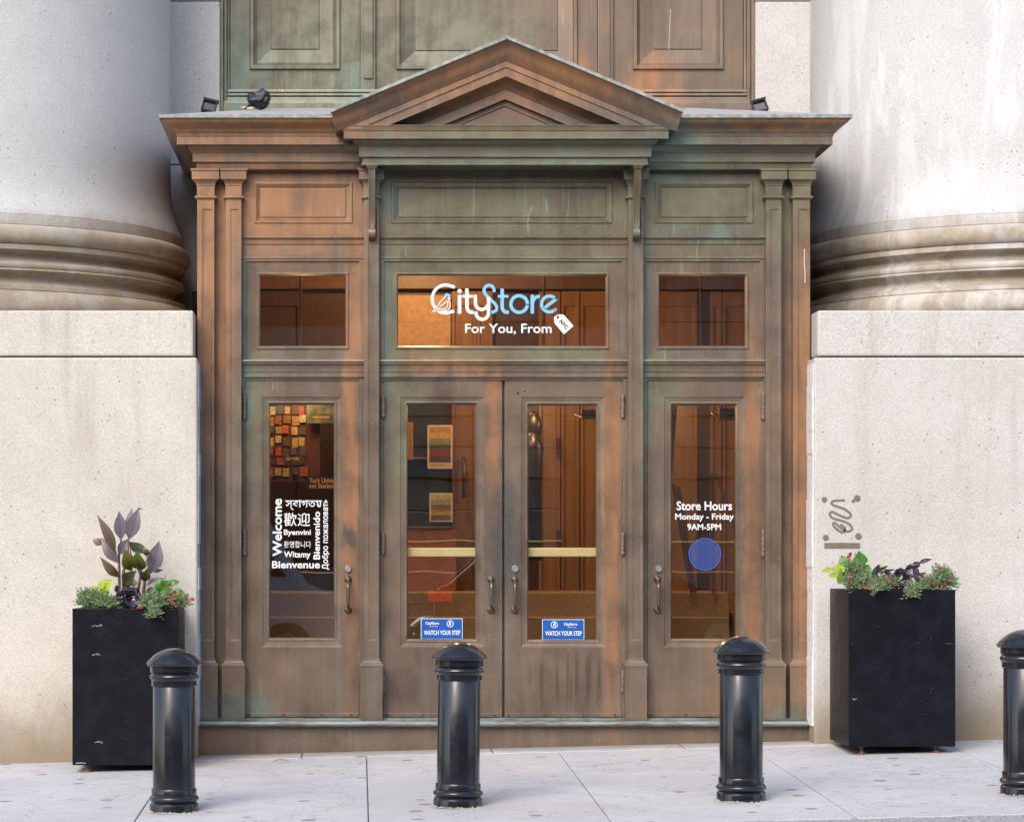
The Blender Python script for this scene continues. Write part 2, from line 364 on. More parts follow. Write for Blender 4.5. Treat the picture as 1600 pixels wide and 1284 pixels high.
def glass(name, tint=(.93, .90, .86), rough=0.0, f0=1.5):
    n = NT(name); n.n.remove(n.p)
    tr = n.n.new('ShaderNodeBsdfTransparent'); tr.inputs[0].default_value = (*tint, 1)
    gl = n.n.new('ShaderNodeBsdfGlossy'); gl.inputs['Roughness'].default_value = rough
    ge = n.n.new('ShaderNodeNewGeometry'); vd = n.n.new('ShaderNodeVectorMath'); vd.operation = 'DOT_PRODUCT'; n.l(ge.outputs['Incoming'], vd.inputs[0]); n.l(ge.outputs['Normal'], vd.inputs[1])
    fr = n.math('ADD', f0, n.math('MULTIPLY', 1 - f0, n.math('POWER', n.math('SUBTRACT', 1.0, n.math('ABSOLUTE', vd.outputs['Value'])), 5.0)))   # Schlick reflectance of each face
    mx = n.n.new('ShaderNodeMixShader')
    bn = n.n.new('ShaderNodeBump'); bn.inputs['Strength'].default_value = .015; bn.inputs['Distance'].default_value = .02; n.l(n.noise(n.pos(), 1.6, 2), bn.inputs['Height'])
    n.l(bn.outputs[0], gl.inputs['Normal'])
    n.l(fr, mx.inputs[0]); n.l(tr.outputs[0], mx.inputs[1]); n.l(gl.outputs[0], mx.inputs[2]); n.l(mx.outputs[0], n.out.inputs[0])
    return n.m
M['glass'] = glass('door_glass', f0=.10)
M['vinyl_white'] = plain('white_vinyl', (.78, .79, .78), .5, var=.03, bump=0)
M['vinyl_blue'] = plain('sky_blue_vinyl', (.18, .50, .78), .5, var=.03, bump=0)
M['sticker_blue'] = plain('blue_sticker', (.004, .085, .36), .4, var=.05, bump=0)
M['disc_blue'] = plain('blue_round_sticker', (.03, .09, .42), .5, var=.1, bump=0)
M['ink'] = plain('black_ink', (.02, .02, .02), .6, bump=0)

# ------------------------------------------------------------------ ground
def slab_mesh(x0, x1, y0, y1, th=.09, top=0.0, drop=0.0):
    bm = B(); v = []
    for dz in (-th, top):
        for (x, y) in ((x0, y0), (x1, y0), (x1, y1), (x0, y1)): v.append(bm.verts.new((x, y, ground(x, y) + dz - drop)))
    for f in ((0,1,5,4),(1,2,6,5),(2,3,7,6),(3,0,4,7),(4,5,6,7),(3,2,1,0)): bm.faces.new([v[i] for i in f])
    return bm
YK = -3.78
sidewalk = tag(obj('sidewalk', slab_mesh(-14, 14, YK, 5, .2, -.012), M['joint']), kind='structure')
JX = [(hit(573, 1190)[0] + hit(576, 1280)[0]) / 2]
step = ((hit(1195, 1182)[0] + hit(1320, 1265)[0]) / 2 - JX[0]) / 2
xs = [JX[0] + step * k for k in range(-5, 7)]
for a, b in zip(xs, xs[1:]):
    g = .0032
    obj('paving_slab', slab_mesh(a + g, b - g, YK + .004, -.34, .05), M['concrete'], sidewalk, bevel=.004)
    obj('paving_slab', slab_mesh(a + g - .4, b - g - .4, -.33, .02, .05, .002), M['concrete'], sidewalk, bevel=.004)
kerb = tag(obj('kerb', slab_mesh(-14, 14, YK - .62, YK - .32, .3, .0, .0), M['granite_sett']), kind='structure')
strip = tag(obj('sett_strip', slab_mesh(-14, 14, YK - .315, YK - .005, .2, -.012), M['joint']), kind='structure')
for r_ in range(3):
    for k in range(46):
        x = .6 + k * .084 + (r_ % 2) * .04; y = YK - .012 - r_ * .1
        obj('granite_sett', slab_mesh(x, x + .078, y - .092, y, .05, random.uniform(-.004, .002)), M['granite_sett'], strip, bevel=.006)
bm = B(); zr0 = GY * (YK - .63) - .13; rv = [bm.verts.new((x, y, GX * x + zr0 + c)) for (x, y, c) in ((-60, -80, 0), (60, -80, 0), (60, YK - .62, 0), (-60, YK - .62, 0))]; bm.faces.new(rv)
tag(obj('road', bm, M['asphalt']), kind='structure')

# ------------------------------------------------------------------ stone columns, pedestals and wall
YC = 1.5
CXL = X(301, YC) - 1.60; RB = 1.60; RS = X(266, YC) - CXL
def arc(r0, z0, r1, z1, bulge, n=7):
    """profile curve between two points bulging outwards by bulge (negative = hollow)"""
    out = []
    for i in range(n + 1):
        t = i / n; b = math.sin(math.pi * t) * bulge
        out.append((r0 + (r1 - r0) * t + b, z0 + (z1 - z0) * t))
    return out
def torus_prof(rmax, z0, z1, n=9):
    h = (z1 - z0) / 2; return [(rmax - h + h * math.sin(math.pi * i / n) ** .85, z0 + h - h * math.cos(math.pi * i / n)) for i in range(n + 1)]
FY = YC - RB
def zf(py): return Z(py, FY)                  # heights read where the rings come closest
zb = {k: zf(v) for k, v in dict(pl=486, t1=448, f1=441, s1=418, f2=410, f2b=402, s2=384, f3=376, t2=344, f4=328, ap=300).items()}
base_prof = ([(1.3, zb['pl'] - .02), (RB - .05, zb['pl'] - .02)] + torus_prof(RB, zb['pl'], zb['t1']) + [(RB - .05, zb['t1']), (RB - .05, zb['f1'])]
    + arc(RB - .07, zb['f1'], RB - .09, zb['s1'], -.05) + [(RB - .06, zb['s1'])] + torus_prof(RB - .055, zb['s1'], (zb['f2'] + zb['s1']) / 2, 5) + [(RB - .085, (zb['f2'] + zb['s1']) / 2)] + torus_prof(RB - .06, (zb['f2'] + zb['s1']) / 2, zb['f2b'], 5)
    + [(RB - .08, zb['f2b'])] + arc(RB - .09, zb['f2b'], RB - .08, zb['s2'], -.045) + [(RB - .055, zb['s2']), (RB - .055, zb['f3'])] + torus_prof(RB - .02, zb['f3'], zb['t2'])
    + [(RB - .065, zb['t2']), (RB - .065, zb['f4']), (1.2, zb['f4'])])
def apo():
    r0 = RB - .068; out = [(r0, zb['f4'] + .002)]; h = .42
    for i in range(1, 13):
        t = i / 12; out.append((RS + (r0 - RS) * (1 - t) ** 2.6, zb['f4'] + .015 + h * t))
    return [(1.1, zb['f4'] + .002)] + out + [(RS - .02, 9.5), (1.1, 9.5)]
def pedestal_block(bm, cx, half, ztop, zbot, chip=0):
    return box(bm, cx - half, cx + half, YC - half, YC + half, zbot, ztop)
for sgn, side, lab in ((-1, 'left', 'huge pale granite column with banded base on warm cream pedestal, beside the tall canna planter'),
                       (1, 'right', 'huge pale granite column streaked white, on pedestal with brown scrawled graffiti')):
    cx = CXL * -sgn
    t = empty('stone_column', (cx, YC, ground(cx, 0)), lab, 'column', 'granite columns flanking the entrance')
    obj('shaft', lathe(B(), apo(), cx, YC, 128), M['column'], t, auto=35)
    obj('base', lathe(B(), base_prof, cx, YC, 128), M['column'], t, auto=35)
    hu = abs(cx) - abs(X(302, -.22)); hl = hu + .025
    YF = YC - hu
    ped = obj('pedestal', box(B(), cx - hu + .03, cx + hu - .03, YC - hu + .03, YC + hu - .03, -.4, Z(486, YF) - .02), M['mortar'], t); pm = M['pedestal'] if sgn < 0 else M['pedestal_r']
    obj('stone_block', pedestal_block(B(), cx, hu, Z(485, YF), Z(556, YF)), pm, ped, bevel=.012)
    obj('stone_block', pedestal_block(B(), cx, hl, Z(559, YF), -.4), pm, ped, bevel=.012)
    # peeling caulk where stone meets bronze
    bm = B(); s_ = -sgn; xe = cx + s_ * hl
    for k in range(16):
        z0 = .15 + k * .14; wv = random.uniform(.004, .012)
        box(bm, min(xe, xe + s_ * wv), max(xe, xe + s_ * wv), YC - hl + .02 + random.uniform(0, .01), -.005, z0, z0 + .1395)
    obj('caulk', bm, plain('pale_caulk_' + side, (.42, .50, .60) if sgn < 0 else (.72, .70, .70), .8), t)
YPED = YC - (abs(CXL) - abs(X(302, -.22)) + .025)
# graffiti on the right pedestal
rp = [o for o in bpy.data.objects if o.name.startswith('stone_column')][-1]
def gp(a, b): return (X(1260 + a / 2.36, YPED), Z(740 + b / 2.36, YPED))
def smooth_path(pts, n=6):
    out = []
    for i in range(len(pts) - 1):
        p0, p1, p2, p3 = [Vector(pts[max(0, min(len(pts)-1, i + k))]) for k in (-1, 0, 1, 2)]
        for j in range(n):
            t = j / n; out.append(.5 * ((2*p1) + (-p0+p2)*t + (2*p0-5*p1+4*p2-p3)*t*t + (-p0+3*p1-3*p2+p3)*t**3))
    out.append(Vector(pts[-1])); return out
bm = B(); yg = YPED - .0025
ribbon(bm, smooth_path([gp(*p) for p in ((142, 98), (118, 98), (98, 101), (93, 111), (112, 120), (140, 130), (163, 150), (152, 163), (120, 152), (95, 140), (86, 150), (98, 164), (128, 172), (158, 186), (168, 204), (150, 212), (122, 196), (104, 180), (98, 188), (112, 204), (134, 216), (142, 200), (124, 186))]), .013, yg)
ribbon(bm, [gp(66, 265), gp(130, 264), gp(197, 265)], .034, yg - .0006)
for i, (a, b, r_) in enumerate(((66, 95, .017), (187, 90, .020), (172, 100, .010), (71, 235, .018), (191, 230, .019))): disc(bm, *gp(a, b), r_, yg - .0012 - i * .0003)
n_ = NT('faded_brown_marker'); obj('graffiti', bm, n_.fin(n_.mix(n_.noise(n_.pos(), 25, 4), (.13, .095, .07), (.24, .19, .15)), .8), rp)

# stone wall behind, with opening for the bronze doors above
YW, YU = 2.05, 2.2
XU = abs(X(345, YU))
for sgn, lab in ((-1, 'blue shaded granite wall strip behind left column, beside green bronze doors'), (1, 'granite wall strip behind right column, beside brown end of bronze doors')):
    wbase = tag(obj('granite_wall', box(B(), *sorted((sgn * (XU + .02), sgn * 9)), YW + .04, YW + .5, -.4, 9.5), M['mortar']), lab, 'wall')
    zz = [-.4] + [Z(2, YW) + (k) * 1.15 for k in (-4, -3, -2, -1, 0, 1, 2, 3)] + [9.5]
    for a, b in zip(zz, zz[1:]):
        for (xa, xb) in ((XU + .0, XU + 1.9), (XU + 1.91, 9)):
            obj('stone_block', box(B(), *sorted((sgn * xa, sgn * xb)), YW, YW + .45, a + .004, b - .004), M['wallstone'], wbase, bevel=.006)

# ------------------------------------------------------------------ tall bronze doors above the entrance
up = empty('bronze_upper_doors', (0, YU, Z(170, YU)), 'tall panelled bronze doors with green patina, rising behind the pediment', 'door')
mu = M['bronze_upper']
def U(a): return X(a, YU)
TOP = -330
obj('backing', box(B(), -XU + .001, XU - .001, YU + .03, YU + .2, Z(200, YU) - .6, 9.4), mu, up)
for sg in (-1, 1):
    for k, (a, b, y) in enumerate(((345, 350, -.12), (350, 355, -.07), (355, 359, -.03))):
        xa, xb = U(a), U(b)
        if sg > 0: xa, xb = -xb, -xa
        obj('jamb_moulding', box(B(), xa, xb, YU + y, YU + .03, Z(200, YU), Z(TOP, YU)), mu, up, bevel=.004)
    bm = B(); xa, xb = sorted((sg * abs(U(563)), sg * abs(U(587)))); box(bm, xa, xb, YU - .03, YU + .03, Z(142, YU), Z(TOP, YU))
    obj('stile', bm, mu, up, bevel=.005)
    xa, xb = sorted((sg * abs(U(568)), sg * abs(U(583)))); obj('stile_fillet', box(B(), xa, xb, YU - .045, YU - .03, Z(125, YU), Z(TOP, YU)), mu, up, bevel=.006)
    x0, x1 = sorted((sg * abs(U(359.5)), sg * abs(U(562.5))))
    pa, pb = abs(U(390)), abs(U(532)); f1, f2 = sorted((sg * pa, sg * pb)); d1 = (abs(U(402)) - abs(U(390)))
    d2 = abs(U(423)) - abs(U(390)); d1, d2 = -d1, -d2
    for (zt, zb_) in ((TOP, 110), ):
        bm = B(); zlo, zhi = Z(zb_, YU), Z(-250, YU)
        rings(bm, [(x0, x1, Z(142, YU), Z(TOP, YU), YU + .029), (x0, x1, Z(142, YU), Z(TOP, YU), YU), (f1, f2, zlo, zhi, YU), (f1 + .006, f2 - .006, zlo + .006, zhi - .006, YU - .022), (f1 + .028, f2 - .028, zlo + .028, zhi - .028, YU - .022),
            (f1 + .034, f2 - .034, zlo + .034, zhi - .034, YU - .006), (f1 + d1, f2 - d1, zlo + d1, zhi - d1, YU + .012), (f1 + d2, f2 - d2, zlo + d2, zhi - d2, YU + .022), (f1 + d2 + .004, f2 - d2 - .004, zlo + d2 + .004, zhi - d2 - .004, YU + .014)])
        obj('door_panel', bm, mu, up, bevel=.002)
bm = B(); x0, x1 = -abs(U(587.5)), abs(U(587.5)); f1, f2 = -abs(U(618)), abs(U(618)); zlo, zhi = Z(110, YU), Z(-250, YU)
rings(bm, [(x0, x1, Z(142, YU), Z(TOP, YU), YU + .029), (x0, x1, Z(142, YU), Z(TOP, YU), YU), (f1, f2, zlo, zhi, YU), (f1 + .006, f2 - .006, zlo + .006, zhi - .006, YU - .022), (f1 + .028, f2 - .028, zlo + .028, zhi - .028, YU - .022),
    (f1 + .034, f2 - .034, zlo + .034, zhi - .034, YU - .006), (f1 + .06, f2 - .06, zlo + .06, zhi - .06, YU + .004), (f1 + .14, f2 - .14, zlo + .14, zhi - .14, YU + .022), (f1 + .144, f2 - .144, zlo + .144, zhi - .144, YU + .014)])
obj('door_panel', bm, mu, up, bevel=.002)
prof = []
for (py, o) in ((141, .0), (141, .03), (145, .035), (145, .02), (148, .02), (148, .04), (151, .045), (151, .025), (154, .03), (154, .05), (161, .055), (161, .075), (165, .08), (165, .1), (185, .105), (185, 0)): prof.append((o, Z(py, YU)))
obj('bottom_moulding', sweep(B(), [(-XU + .02, YU + .0), (XU - .02, YU + .0)], prof), mu, up)

# ------------------------------------------------------------------ the bronze entrance
br = M['bronze']
port = empty('bronze_entrance', (0, 0, ground(0, 0)), 'bronze store entrance with pediment, three glazed bays and four doors between stone columns', 'entrance')
def mir(a): return 2 * 787 - a
XE = abs(X(308))
ZSILL = Z(1125, -.02)
# base riser and sill
obj('base_riser', box(B(), -XE + .004, XE - .004, -.03, .1, -.3, Z(1134, -.03)), br, port, bevel=.004)
prof = [(-.2, Z(1125.5, -.06)), (.035, Z(1125.5, -.06))] + [(.035 + .022 * math.sin(math.pi * i / 8), Z(1125.5, -.06) - .036 * (1 - math.cos(math.pi * i / 8)) / 2) for i in range(1, 9)] + [(.03, Z(1135, -.06)), (-.2, Z(1136.5, -.06))]
def n_sill():
    n = NT('worn_sill'); P = n.pos()
    a = n.noise(n.scale(P, (4, 4, 30)), 1.5, 6, .7)
    c = n.mix(n.mr(a, .35, .6), (.13, .12, .10), (.26, .30, .29)); c = n.mix(n.mr(n.noise(P, 14, 5, .7), .55, .72), c, (.10, .17, .13))
    return n.fin(c, .45, .3)
M['sill'] = n_sill()
obj('sill', sweep(B(), [(-XE - .01, -.03), (XE + .02, -.03)], prof), M['sill'], port, auto=30)
obj('threshold', box(B(), -XE + .03, XE - .03, .02, .3, ZSILL - .05, Z(1121, .05)), M['sill'], port)
# back of the bays: solid box sides
for sg in (-1, 1):
    obj('side_wall', box(B(), *sorted((sg * (XE - .004), sg * (XE - .045))), .06, YW + .03, 0.02, Z(262)), br, port)
# outer pilasters
def pilaster(cx, hw, name='pilaster', y0=0.0, yb=.09):
    """panelled pilaster shaft; capital and base are its own pieces"""
    bm = B(); za, zb2 = Z(1029), Z(306)
    rings(bm, [(cx - hw, cx + hw, za, zb2, yb), (cx - hw, cx + hw, za, zb2, y0), (cx - hw + .036*hw/.06, cx + hw - .018*hw/.06, Z(1000), Z(327), y0), (cx - hw + .040*hw/.06, cx + hw - .022*hw/.06, Z(1000) + .004, Z(327) - .004, y0 + .006)])
    p = obj(name, bm, br, port, bevel=.002)
    def U3(o): return [(cx - hw, yb), (cx - hw, y0), (cx + hw, y0), (cx + hw, yb)]
    c = [(0, Z(312)), (.006, Z(311)), (.016, Z(309.5)), (.016, Z(307)), (.002, Z(306)), (.002, Z(291)), (.006, Z(290)), (.006, Z(288))]
    c += [(.006 + .022 * (1 - math.cos(math.pi / 2 * i / 6)), Z(288 - 7 * i / 6)) for i in range(1, 7)] + [(.032, Z(281)), (.032, Z(268.5)), (.040, Z(267.5)), (.040, Z(264.6)), (-.02, Z(264.6))]
    obj('capital', sweep(B(), U3(0), c), br, p, auto=25)
    b = [(-.0, Z(1028)), (.004, Z(1029)), (.004, Z(1031)), (.010, Z(1032.5)), (.012, Z(1034)), (.018, Z(1035)), (.026, Z(1038)), (.026, Z(1041)), (.022, Z(1042)), (.022, ZSILL + .004), (-.02, ZSILL + .004)]
    obj('plinth', sweep(B(), U3(0), b), br, p, auto=25)
    return p
hwp = (334 - 308) / 2 / 250; hwi = (377 - 353) / 2 / 250
for sg in (-1, 1):
    pilaster(sg * abs(X(321.5)), .053); pilaster(sg * abs(X(365)), .048)
    bm = B(); xa, xb = sorted((sg * abs(X(333)), sg * abs(X(354)))); box(bm, xa, xb, .075, .12, ZSILL, Z(262)); obj('recess_strip', bm, br, port)
# mullion posts
for sg in (-1, 1):
    pilaster(sg * abs(X(580.5)), .046, 'mullion_post', .0, .09)
# brackets in front of the mullion posts
def bracket(cx):
    prof = []                                     # (y, z) side silhouette
    zt, zb2 = Z(262, -.1), Z(371, -.05)
    front = []
    for i in range(25):
        t = i / 24; z = zt + (zb2 + .055 - zt) * t
        y = -.165 + .115 * (t ** .75) - .016 * math.sin(2 * math.pi * t)
        front.append((y, z))
    sc_ = [(front[-1][0] - .004 - .018 * math.sin(a), zb2 + .028 + .028 * math.cos(a)) for a in [math.pi * k / 8 for k in range(9)]]
    outl = front + sc_ + [(.0, zb2 - .012), (.0, zt)]
    bm = B(); hw = .021
    L = [bm.verts.new((cx - hw, y, z)) for y, z in outl]; Q = [bm.verts.new((cx + hw, y, z)) for y, z in outl]
    for i in range(len(outl)): j = (i + 1) % len(outl); bm.faces.new((L[i], L[j], Q[j], Q[i]))
    bm.faces.new(L); bm.faces.new(Q)
    b = obj('bracket', bm, br, port, auto=40)
    for e in (-1, 1):                             # raised edge beads following the front curve
        bm = B(); tube(bm, [(cx + e * (hw - .004), y - .001, z) for y, z in front], .0045, 6); obj('bead', bm, br, b, smooth=True)
    c = [(0, Z(264, -.15)), (.004, Z(263, -.15)), (.012, Z(260, -.15)), (.016, Z(259.4, -.15)), (.016, Z(257.6, -.15)), (-.01, Z(257.6, -.15))]
    obj('cap', sweep(B(), [(cx - hw, .0), (cx - hw, -.165), (cx + hw, -.165), (cx + hw, .0)], c), br, b, auto=25)
    return b
for sg in (-1, 1): bracket(sg * abs(X(581)))

# bays: panels, transoms and mouldings
YB = .07
def mirrored(a, b): return (a, b)
bays = {'L': (376.5, 568.7), 'C': (592.5, 978.5), 'R': (1003.7, 1197)}
panels = {'L': (397, 551, 406, 540.6), 'C': (611, 957, 622, 947.5), 'R': (1023, 1177, 1033, 1168)}
tran = {'L': (385, 561.5, 406, 540), 'C': (600, 972, 622, 947), 'R': (1009.5, 1189, 1031, 1165)}
TR = {}
for k in 'LCR':
    a, b = bays[k]; a -= 4; b += 4
    pa, pb, qa, qb = panels[k]
    bm = B(); ringspx(bm, [(a, b, 255, 371, .12), (a, b, 255, 371, YB), (pa, pb, 285, 349.5, YB), (pa + 1, pb - 1, 286, 348.5, YB - .008), (pa + 2.5, pb - 2.5, 287.5, 347, YB - .008), (qa - 1, qb + 1, 293, 341, YB + .010), (qa, qb, 294, 340, YB + .012), (qa + 1, qb - 1, 295, 339, YB + .004)], YB)
    obj('frieze_panel', bm, br, port, bevel=.0015)
    # rail between frieze and transom
    prof = [(-.05, Z(369, YB)), (.004, Z(369, YB)), (.018, Z(369.6, YB)), (.022, Z(371, YB)), (.018, Z(373, YB)), (.006, Z(374, YB)), (.004, Z(381.5, YB)), (-.004, Z(382, YB)), (-.004, Z(401, YB)), (.006, Z(401.6, YB)), (.006, Z(404, YB)), (-.05, Z(404, YB))]
    obj('rail', sweep(B(), [(X(a), YB), (X(b), YB)], prof), br, port, auto=25)
    ta, tb, ga, gb = tran[k]
    bm = B(); ringspx(bm, [(a, b, 403, 564, .12), (a, b, 403, 564, YB), (ta, tb, 408, 561, YB), (ta + .7, tb - .7, 408.7, 560.3, YB + .012), (ga - 5, gb + 5, 425.5, 546, YB + .014), (ga - 4, gb + 4, 426.5, 545, YB + .006), (ga - 2, gb + 2, 428, 542, YB + .006), (ga, gb, 430, 540, YB + .022), (ga, gb, 430, 540, YB + .045)], YB, fill=False)
    TR[k] = tf = obj('transom_frame', bm, br, port, bevel=.0015)
    bm = B(); box(bm, X(ga, .1) - .004, X(gb, .1) + .004, .104, .109, Z(540, .1) - .004, Z(430, .1) + .004)
    obj('pane', bm, M['glass'], tf)
    prof = [(-.05, Z(562, YB)), (.012, Z(562, YB)), (.030, Z(562.6, YB)), (.032, Z(565, YB)), (.024, Z(566, YB)), (.022, Z(569, YB)), (.010, Z(571.5, YB)), (.008, Z(573, YB)), (.008, Z(580.5, YB)), (.002, Z(581, YB)), (.002, Z(586, YB)), (.012, Z(587, YB)), (.012, Z(589, YB)), (.0, Z(590, YB)), (-.006, Z(592.5, YB)), (-.05, Z(592.5, YB))]
    obj('transom_bar', sweep(B(), [(X(a), YB), (X(b), YB)], prof), br, port, auto=25)

# entablature of the wings
SW = XE - .004
side_prof = [(-.09, Z(265)), (.004, Z(265)), (.008, Z(263)), (.008, Z(256)), (.012, Z(254.5)), (.030, Z(254)), (.030, Z(240.5)), (.036, Z(239.5)), (.036, Z(238))]
side_prof += [(.036 + .030 * math.sin(math.pi / 2 * i / 5), Z(238 - 11 * i / 5)) for i in range(1, 6)] + [(.072, Z(226, -.07)), (.120, Z(226, -.12)), (.122, Z(226, -.12)), (.122, Z(214, -.12)), (.126, Z(213.4, -.12)), (.128, Z(208, -.13)), (.134, Z(207, -.13)), (.138, Z(205.5, -.13))]
for i in range(1, 11):
    t = i / 10; side_prof.append((.138 + .078 * (t - .12 * math.sin(2 * math.pi * t)), Z(205.5 - 20.5 * t, -.2)))
side_prof += [(.222, Z(184.5, -.22)), (.224, Z(180.2, -.22)), (.10, Z(180.2, -.22)), (-.09, Z(182, -.22))]
CW = abs(X(566.5, -.16))
wing = obj('cornice', sweep(B(), [(-SW, YW + .02), (-SW, 0), (-CW, 0)], side_prof), br, port, auto=28)
wing2 = obj('cornice', sweep(B(), [(CW, 0), (SW, 0), (SW, YW + .02)], side_prof), br, port, auto=28)
# lip flashing, pale
M['flash'] = plain('weathered_flashing', (.27, .29, .26), .6, .1, .35, 22)
lp = [(.200, Z(184.4, -.22)), (.2265, Z(184.4, -.22)), (.2265, Z(180, -.22) + .004), (.200, Z(180, -.22) + .004)]
obj('lip_flashing', sweep(B(), [(-SW, YW + .02), (-SW, 0), (-CW, 0)], lp + lp[:1]), M['flash'], wing)
obj('lip_flashing', sweep(B(), [(CW, 0), (SW, 0), (SW, YW + .02)], lp + lp[:1]), M['flash'], wing2)
# roof
zr = Z(180, -.22) + .003; xo = SW + .215; zt = Z(169, YW)
bm = B(); v = [bm.verts.new(p) for p in ((-xo, -.215, zr), (xo, -.215, zr), (xo, YW, zr), (1.45, YW, zt), (-1.45, YW, zt), (-xo, YW, zr))]
zm = zr + (zt - zr) * .25 / (YW + .215); q = [bm.verts.new(p) for p in ((-CW, -.215, zr), (-CW, .035, zm), (CW, .035, zm), (CW, -.215, zr))]
bm.faces.new((v[0], q[0], q[1], v[4])); bm.faces.new((q[1], q[2], v[3], v[4])); bm.faces.new((q[3], v[1], v[3], q[2])); bm.faces.new((v[1], v[2], v[3])); bm.faces.new((v[0], v[4], v[5]))
def roofmat():
    n = NT('streaked_roof_metal'); P = n.pos(); c = n.mix(n.noise(P, 6, 6, .7), (.26, .25, .27), (.46, .45, .47)); c = n.mix(n.mr(n.noise(P, 32, 3, .6), .60, .66), c, (.75, .72, .68))
    return n.fin(n.mix(n.mr(n.noise(P, 20, 4), .6, .72), c, (.1, .1, .1)), .7)
obj('roof', bm, roofmat(), port)
bm = B(); box(bm, -SW + .05, SW - .05, .0, YW, Z(190, 0), Z(186, 0)); obj('ceiling_slab', bm, plain('interior_ceiling', (.13, .075, .045), .6), port)

# centre entablature under the pediment
YP = -.15
cen = [(-.05, Z(257.5, -.16)), (.006, Z(257.5, -.16)), (.006, Z(254.5, -.16)), (.002, Z(253.5, -.16)), (.002, Z(246.5, -.16)), (.014, Z(246, -.17)), (.018, Z(245, -.17)), (.022, Z(245, -.17)), (.022, Z(229.5, -.17)), (.028, Z(228.5, -.18)), (.030, Z(227, -.18))]
cen += [(.030 + .034 * math.sin(math.pi / 2 * i / 5), Z(227 - 10 * i / 5, -.2)) for i in range(1, 6)] + [(.066, Z(216.2, -.22)), (.114, Z(216.2, -.28)), (.116, Z(216.2, -.28)), (.116, Z(204.5, -.28)), (.122, Z(203.8, -.28)), (.126, Z(197.5, -.28)), (.132, Z(196.5, -.28)), (.132, Z(195.5, -.28)), (-.05, Z(194.5, -.28))]
ped = obj('pediment', sweep(B(), [(-CW, .1), (-CW, YP), (CW, YP), (CW, .1)], cen), br, port, auto=28)
obj('soffit', box(B(), -CW - .002, CW + .002, YP - .0, .09, Z(257.2, -.16), Z(255, -.16)), br, ped)
obj('fill', box(B(), -CW + .03, CW - .03, YP + .05, .2, Z(256, 0), Z(196, -.2)), br, ped)
# raking cornice: (vertical drop below the lip line in px, depth)
YL = -.37
rake = [(0, YL), (2.6, YL), (3.0, YL + .006)]
for i in range(1, 11):
    t = i / 10; rake.append((3 + 28.5 * t, YL + .010 + .072 * (t + .10 * math.sin(2 * math.pi * t))))
rake += [(33, YL + .086), (34.5, YL + .094), (43.5, YL + .094), (44.2, YL + .104), (57.5, YL + .104), (58, YL + .106), (58, YL + .155)]
for i in range(1, 6): rake.append((58 + 14 * i / 5, YL + .155 + .05 * math.sin(math.pi / 2 * i / 5)))
rake += [(73, YL + .207), (74, YL + .212), (88.5, YL + .212), (89, YL + .215), (89, YL + .245), (98, YL + .247), (98.5, YL + .255)]
sl = 115 / 276.0
def rake_rows():
    rows = []
    for o, y in rake:
        # end of this line: cyma return while o < 33, else down to the horizontal cornice
        yend = 171.5 + o * (201.5 - 171.5) / 33 if o <= 33 else 197.5
        L = (yend - 57 - o) / sl
        k = 255.7 / sc(y) if False else 1
        rows.append((o, y, max(L, .5)))
    return rows
rr = rake_rows(); s0 = sc(YL); zpk = Z(57, YL)
bm = B(); rows = []
for o, y, L in rr:
    zc = zpk - o / s0
    rows.append([bm.verts.new((-L / s0, y, zc - L * sl / s0)), bm.verts.new((0, y, zc)), bm.verts.new((L / s0, y, zc - L * sl / s0))])
for a, b in zip(rows, rows[1:]):
    for k in range(2): bm.faces.new((a[k], a[k+1], b[k+1], b[k]))
# returns of the outer mouldings running back, and the roof behind the lip
nb = 16; backs = []
for i in range(nb):
    o, y, L = rr[i]; zc = zpk - o / s0
    backs.append([bm.verts.new((-L / s0, .5, zc - L * sl / s0)), bm.verts.new((0, .5 if i else 1.9, zc)), bm.verts.new((L / s0, .5, zc - L * sl / s0))])
for i in range(nb - 1):
    for k in (0, 2): bm.faces.new((rows[i][k], rows[i+1][k], backs[i+1][k], backs[i][k]))
bm.faces.new((rows[0][0], rows[0][1], backs[0][1], backs[0][0])); bm.faces.new((rows[0][1], rows[0][2], backs[0][2], backs[0][1]))
obj('raking_cornice', bm, br, ped, auto=28)
bm = B(); t0 = rr[0]                                       # pale lip along the rake
for sg in (-1, 1):
    L = (t0[2] + 1) / s0; a = [(0, zpk + .004), (sg * L, zpk + .004 - L * sl), (sg * L, zpk - .0165 - L * sl), (0, zpk - .0165)]
    f = [bm.verts.new((p[0], YL - .004, p[1])) for p in a]; g = [bm.verts.new((p[0], YL + .05, p[1])) for p in a]
    bm.faces.new(f); bm.faces.new((f[0], f[1], g[1], g[0])); bm.faces.new((f[3], f[2], g[2], g[3])); bm.faces.new((f[1], f[2], g[2], g[1]))
obj('lip_flashing', bm, M['flash'], ped)
o, y, L = rr[-1]; bm = B(); zc = zpk - o / s0
poly(bm, [(-L / s0 - .05, zc - L * sl / s0 - .02), (L / s0 + .05, zc - L * sl / s0 - .02), (0, zc + .004)], y + .002); obj('tympanum', bm, br, ped)
for sg in (-1, 1):                                         # seams in the raking sheet metal
    for d in (78, 205):
        bm = B(); x = sg * d / s0; zc = zpk - d * sl / s0
        ribbon(bm, [(x, zc - 5 / s0), (x + .002, zc - 30 / s0)], .004, YL + .03); bm.free()

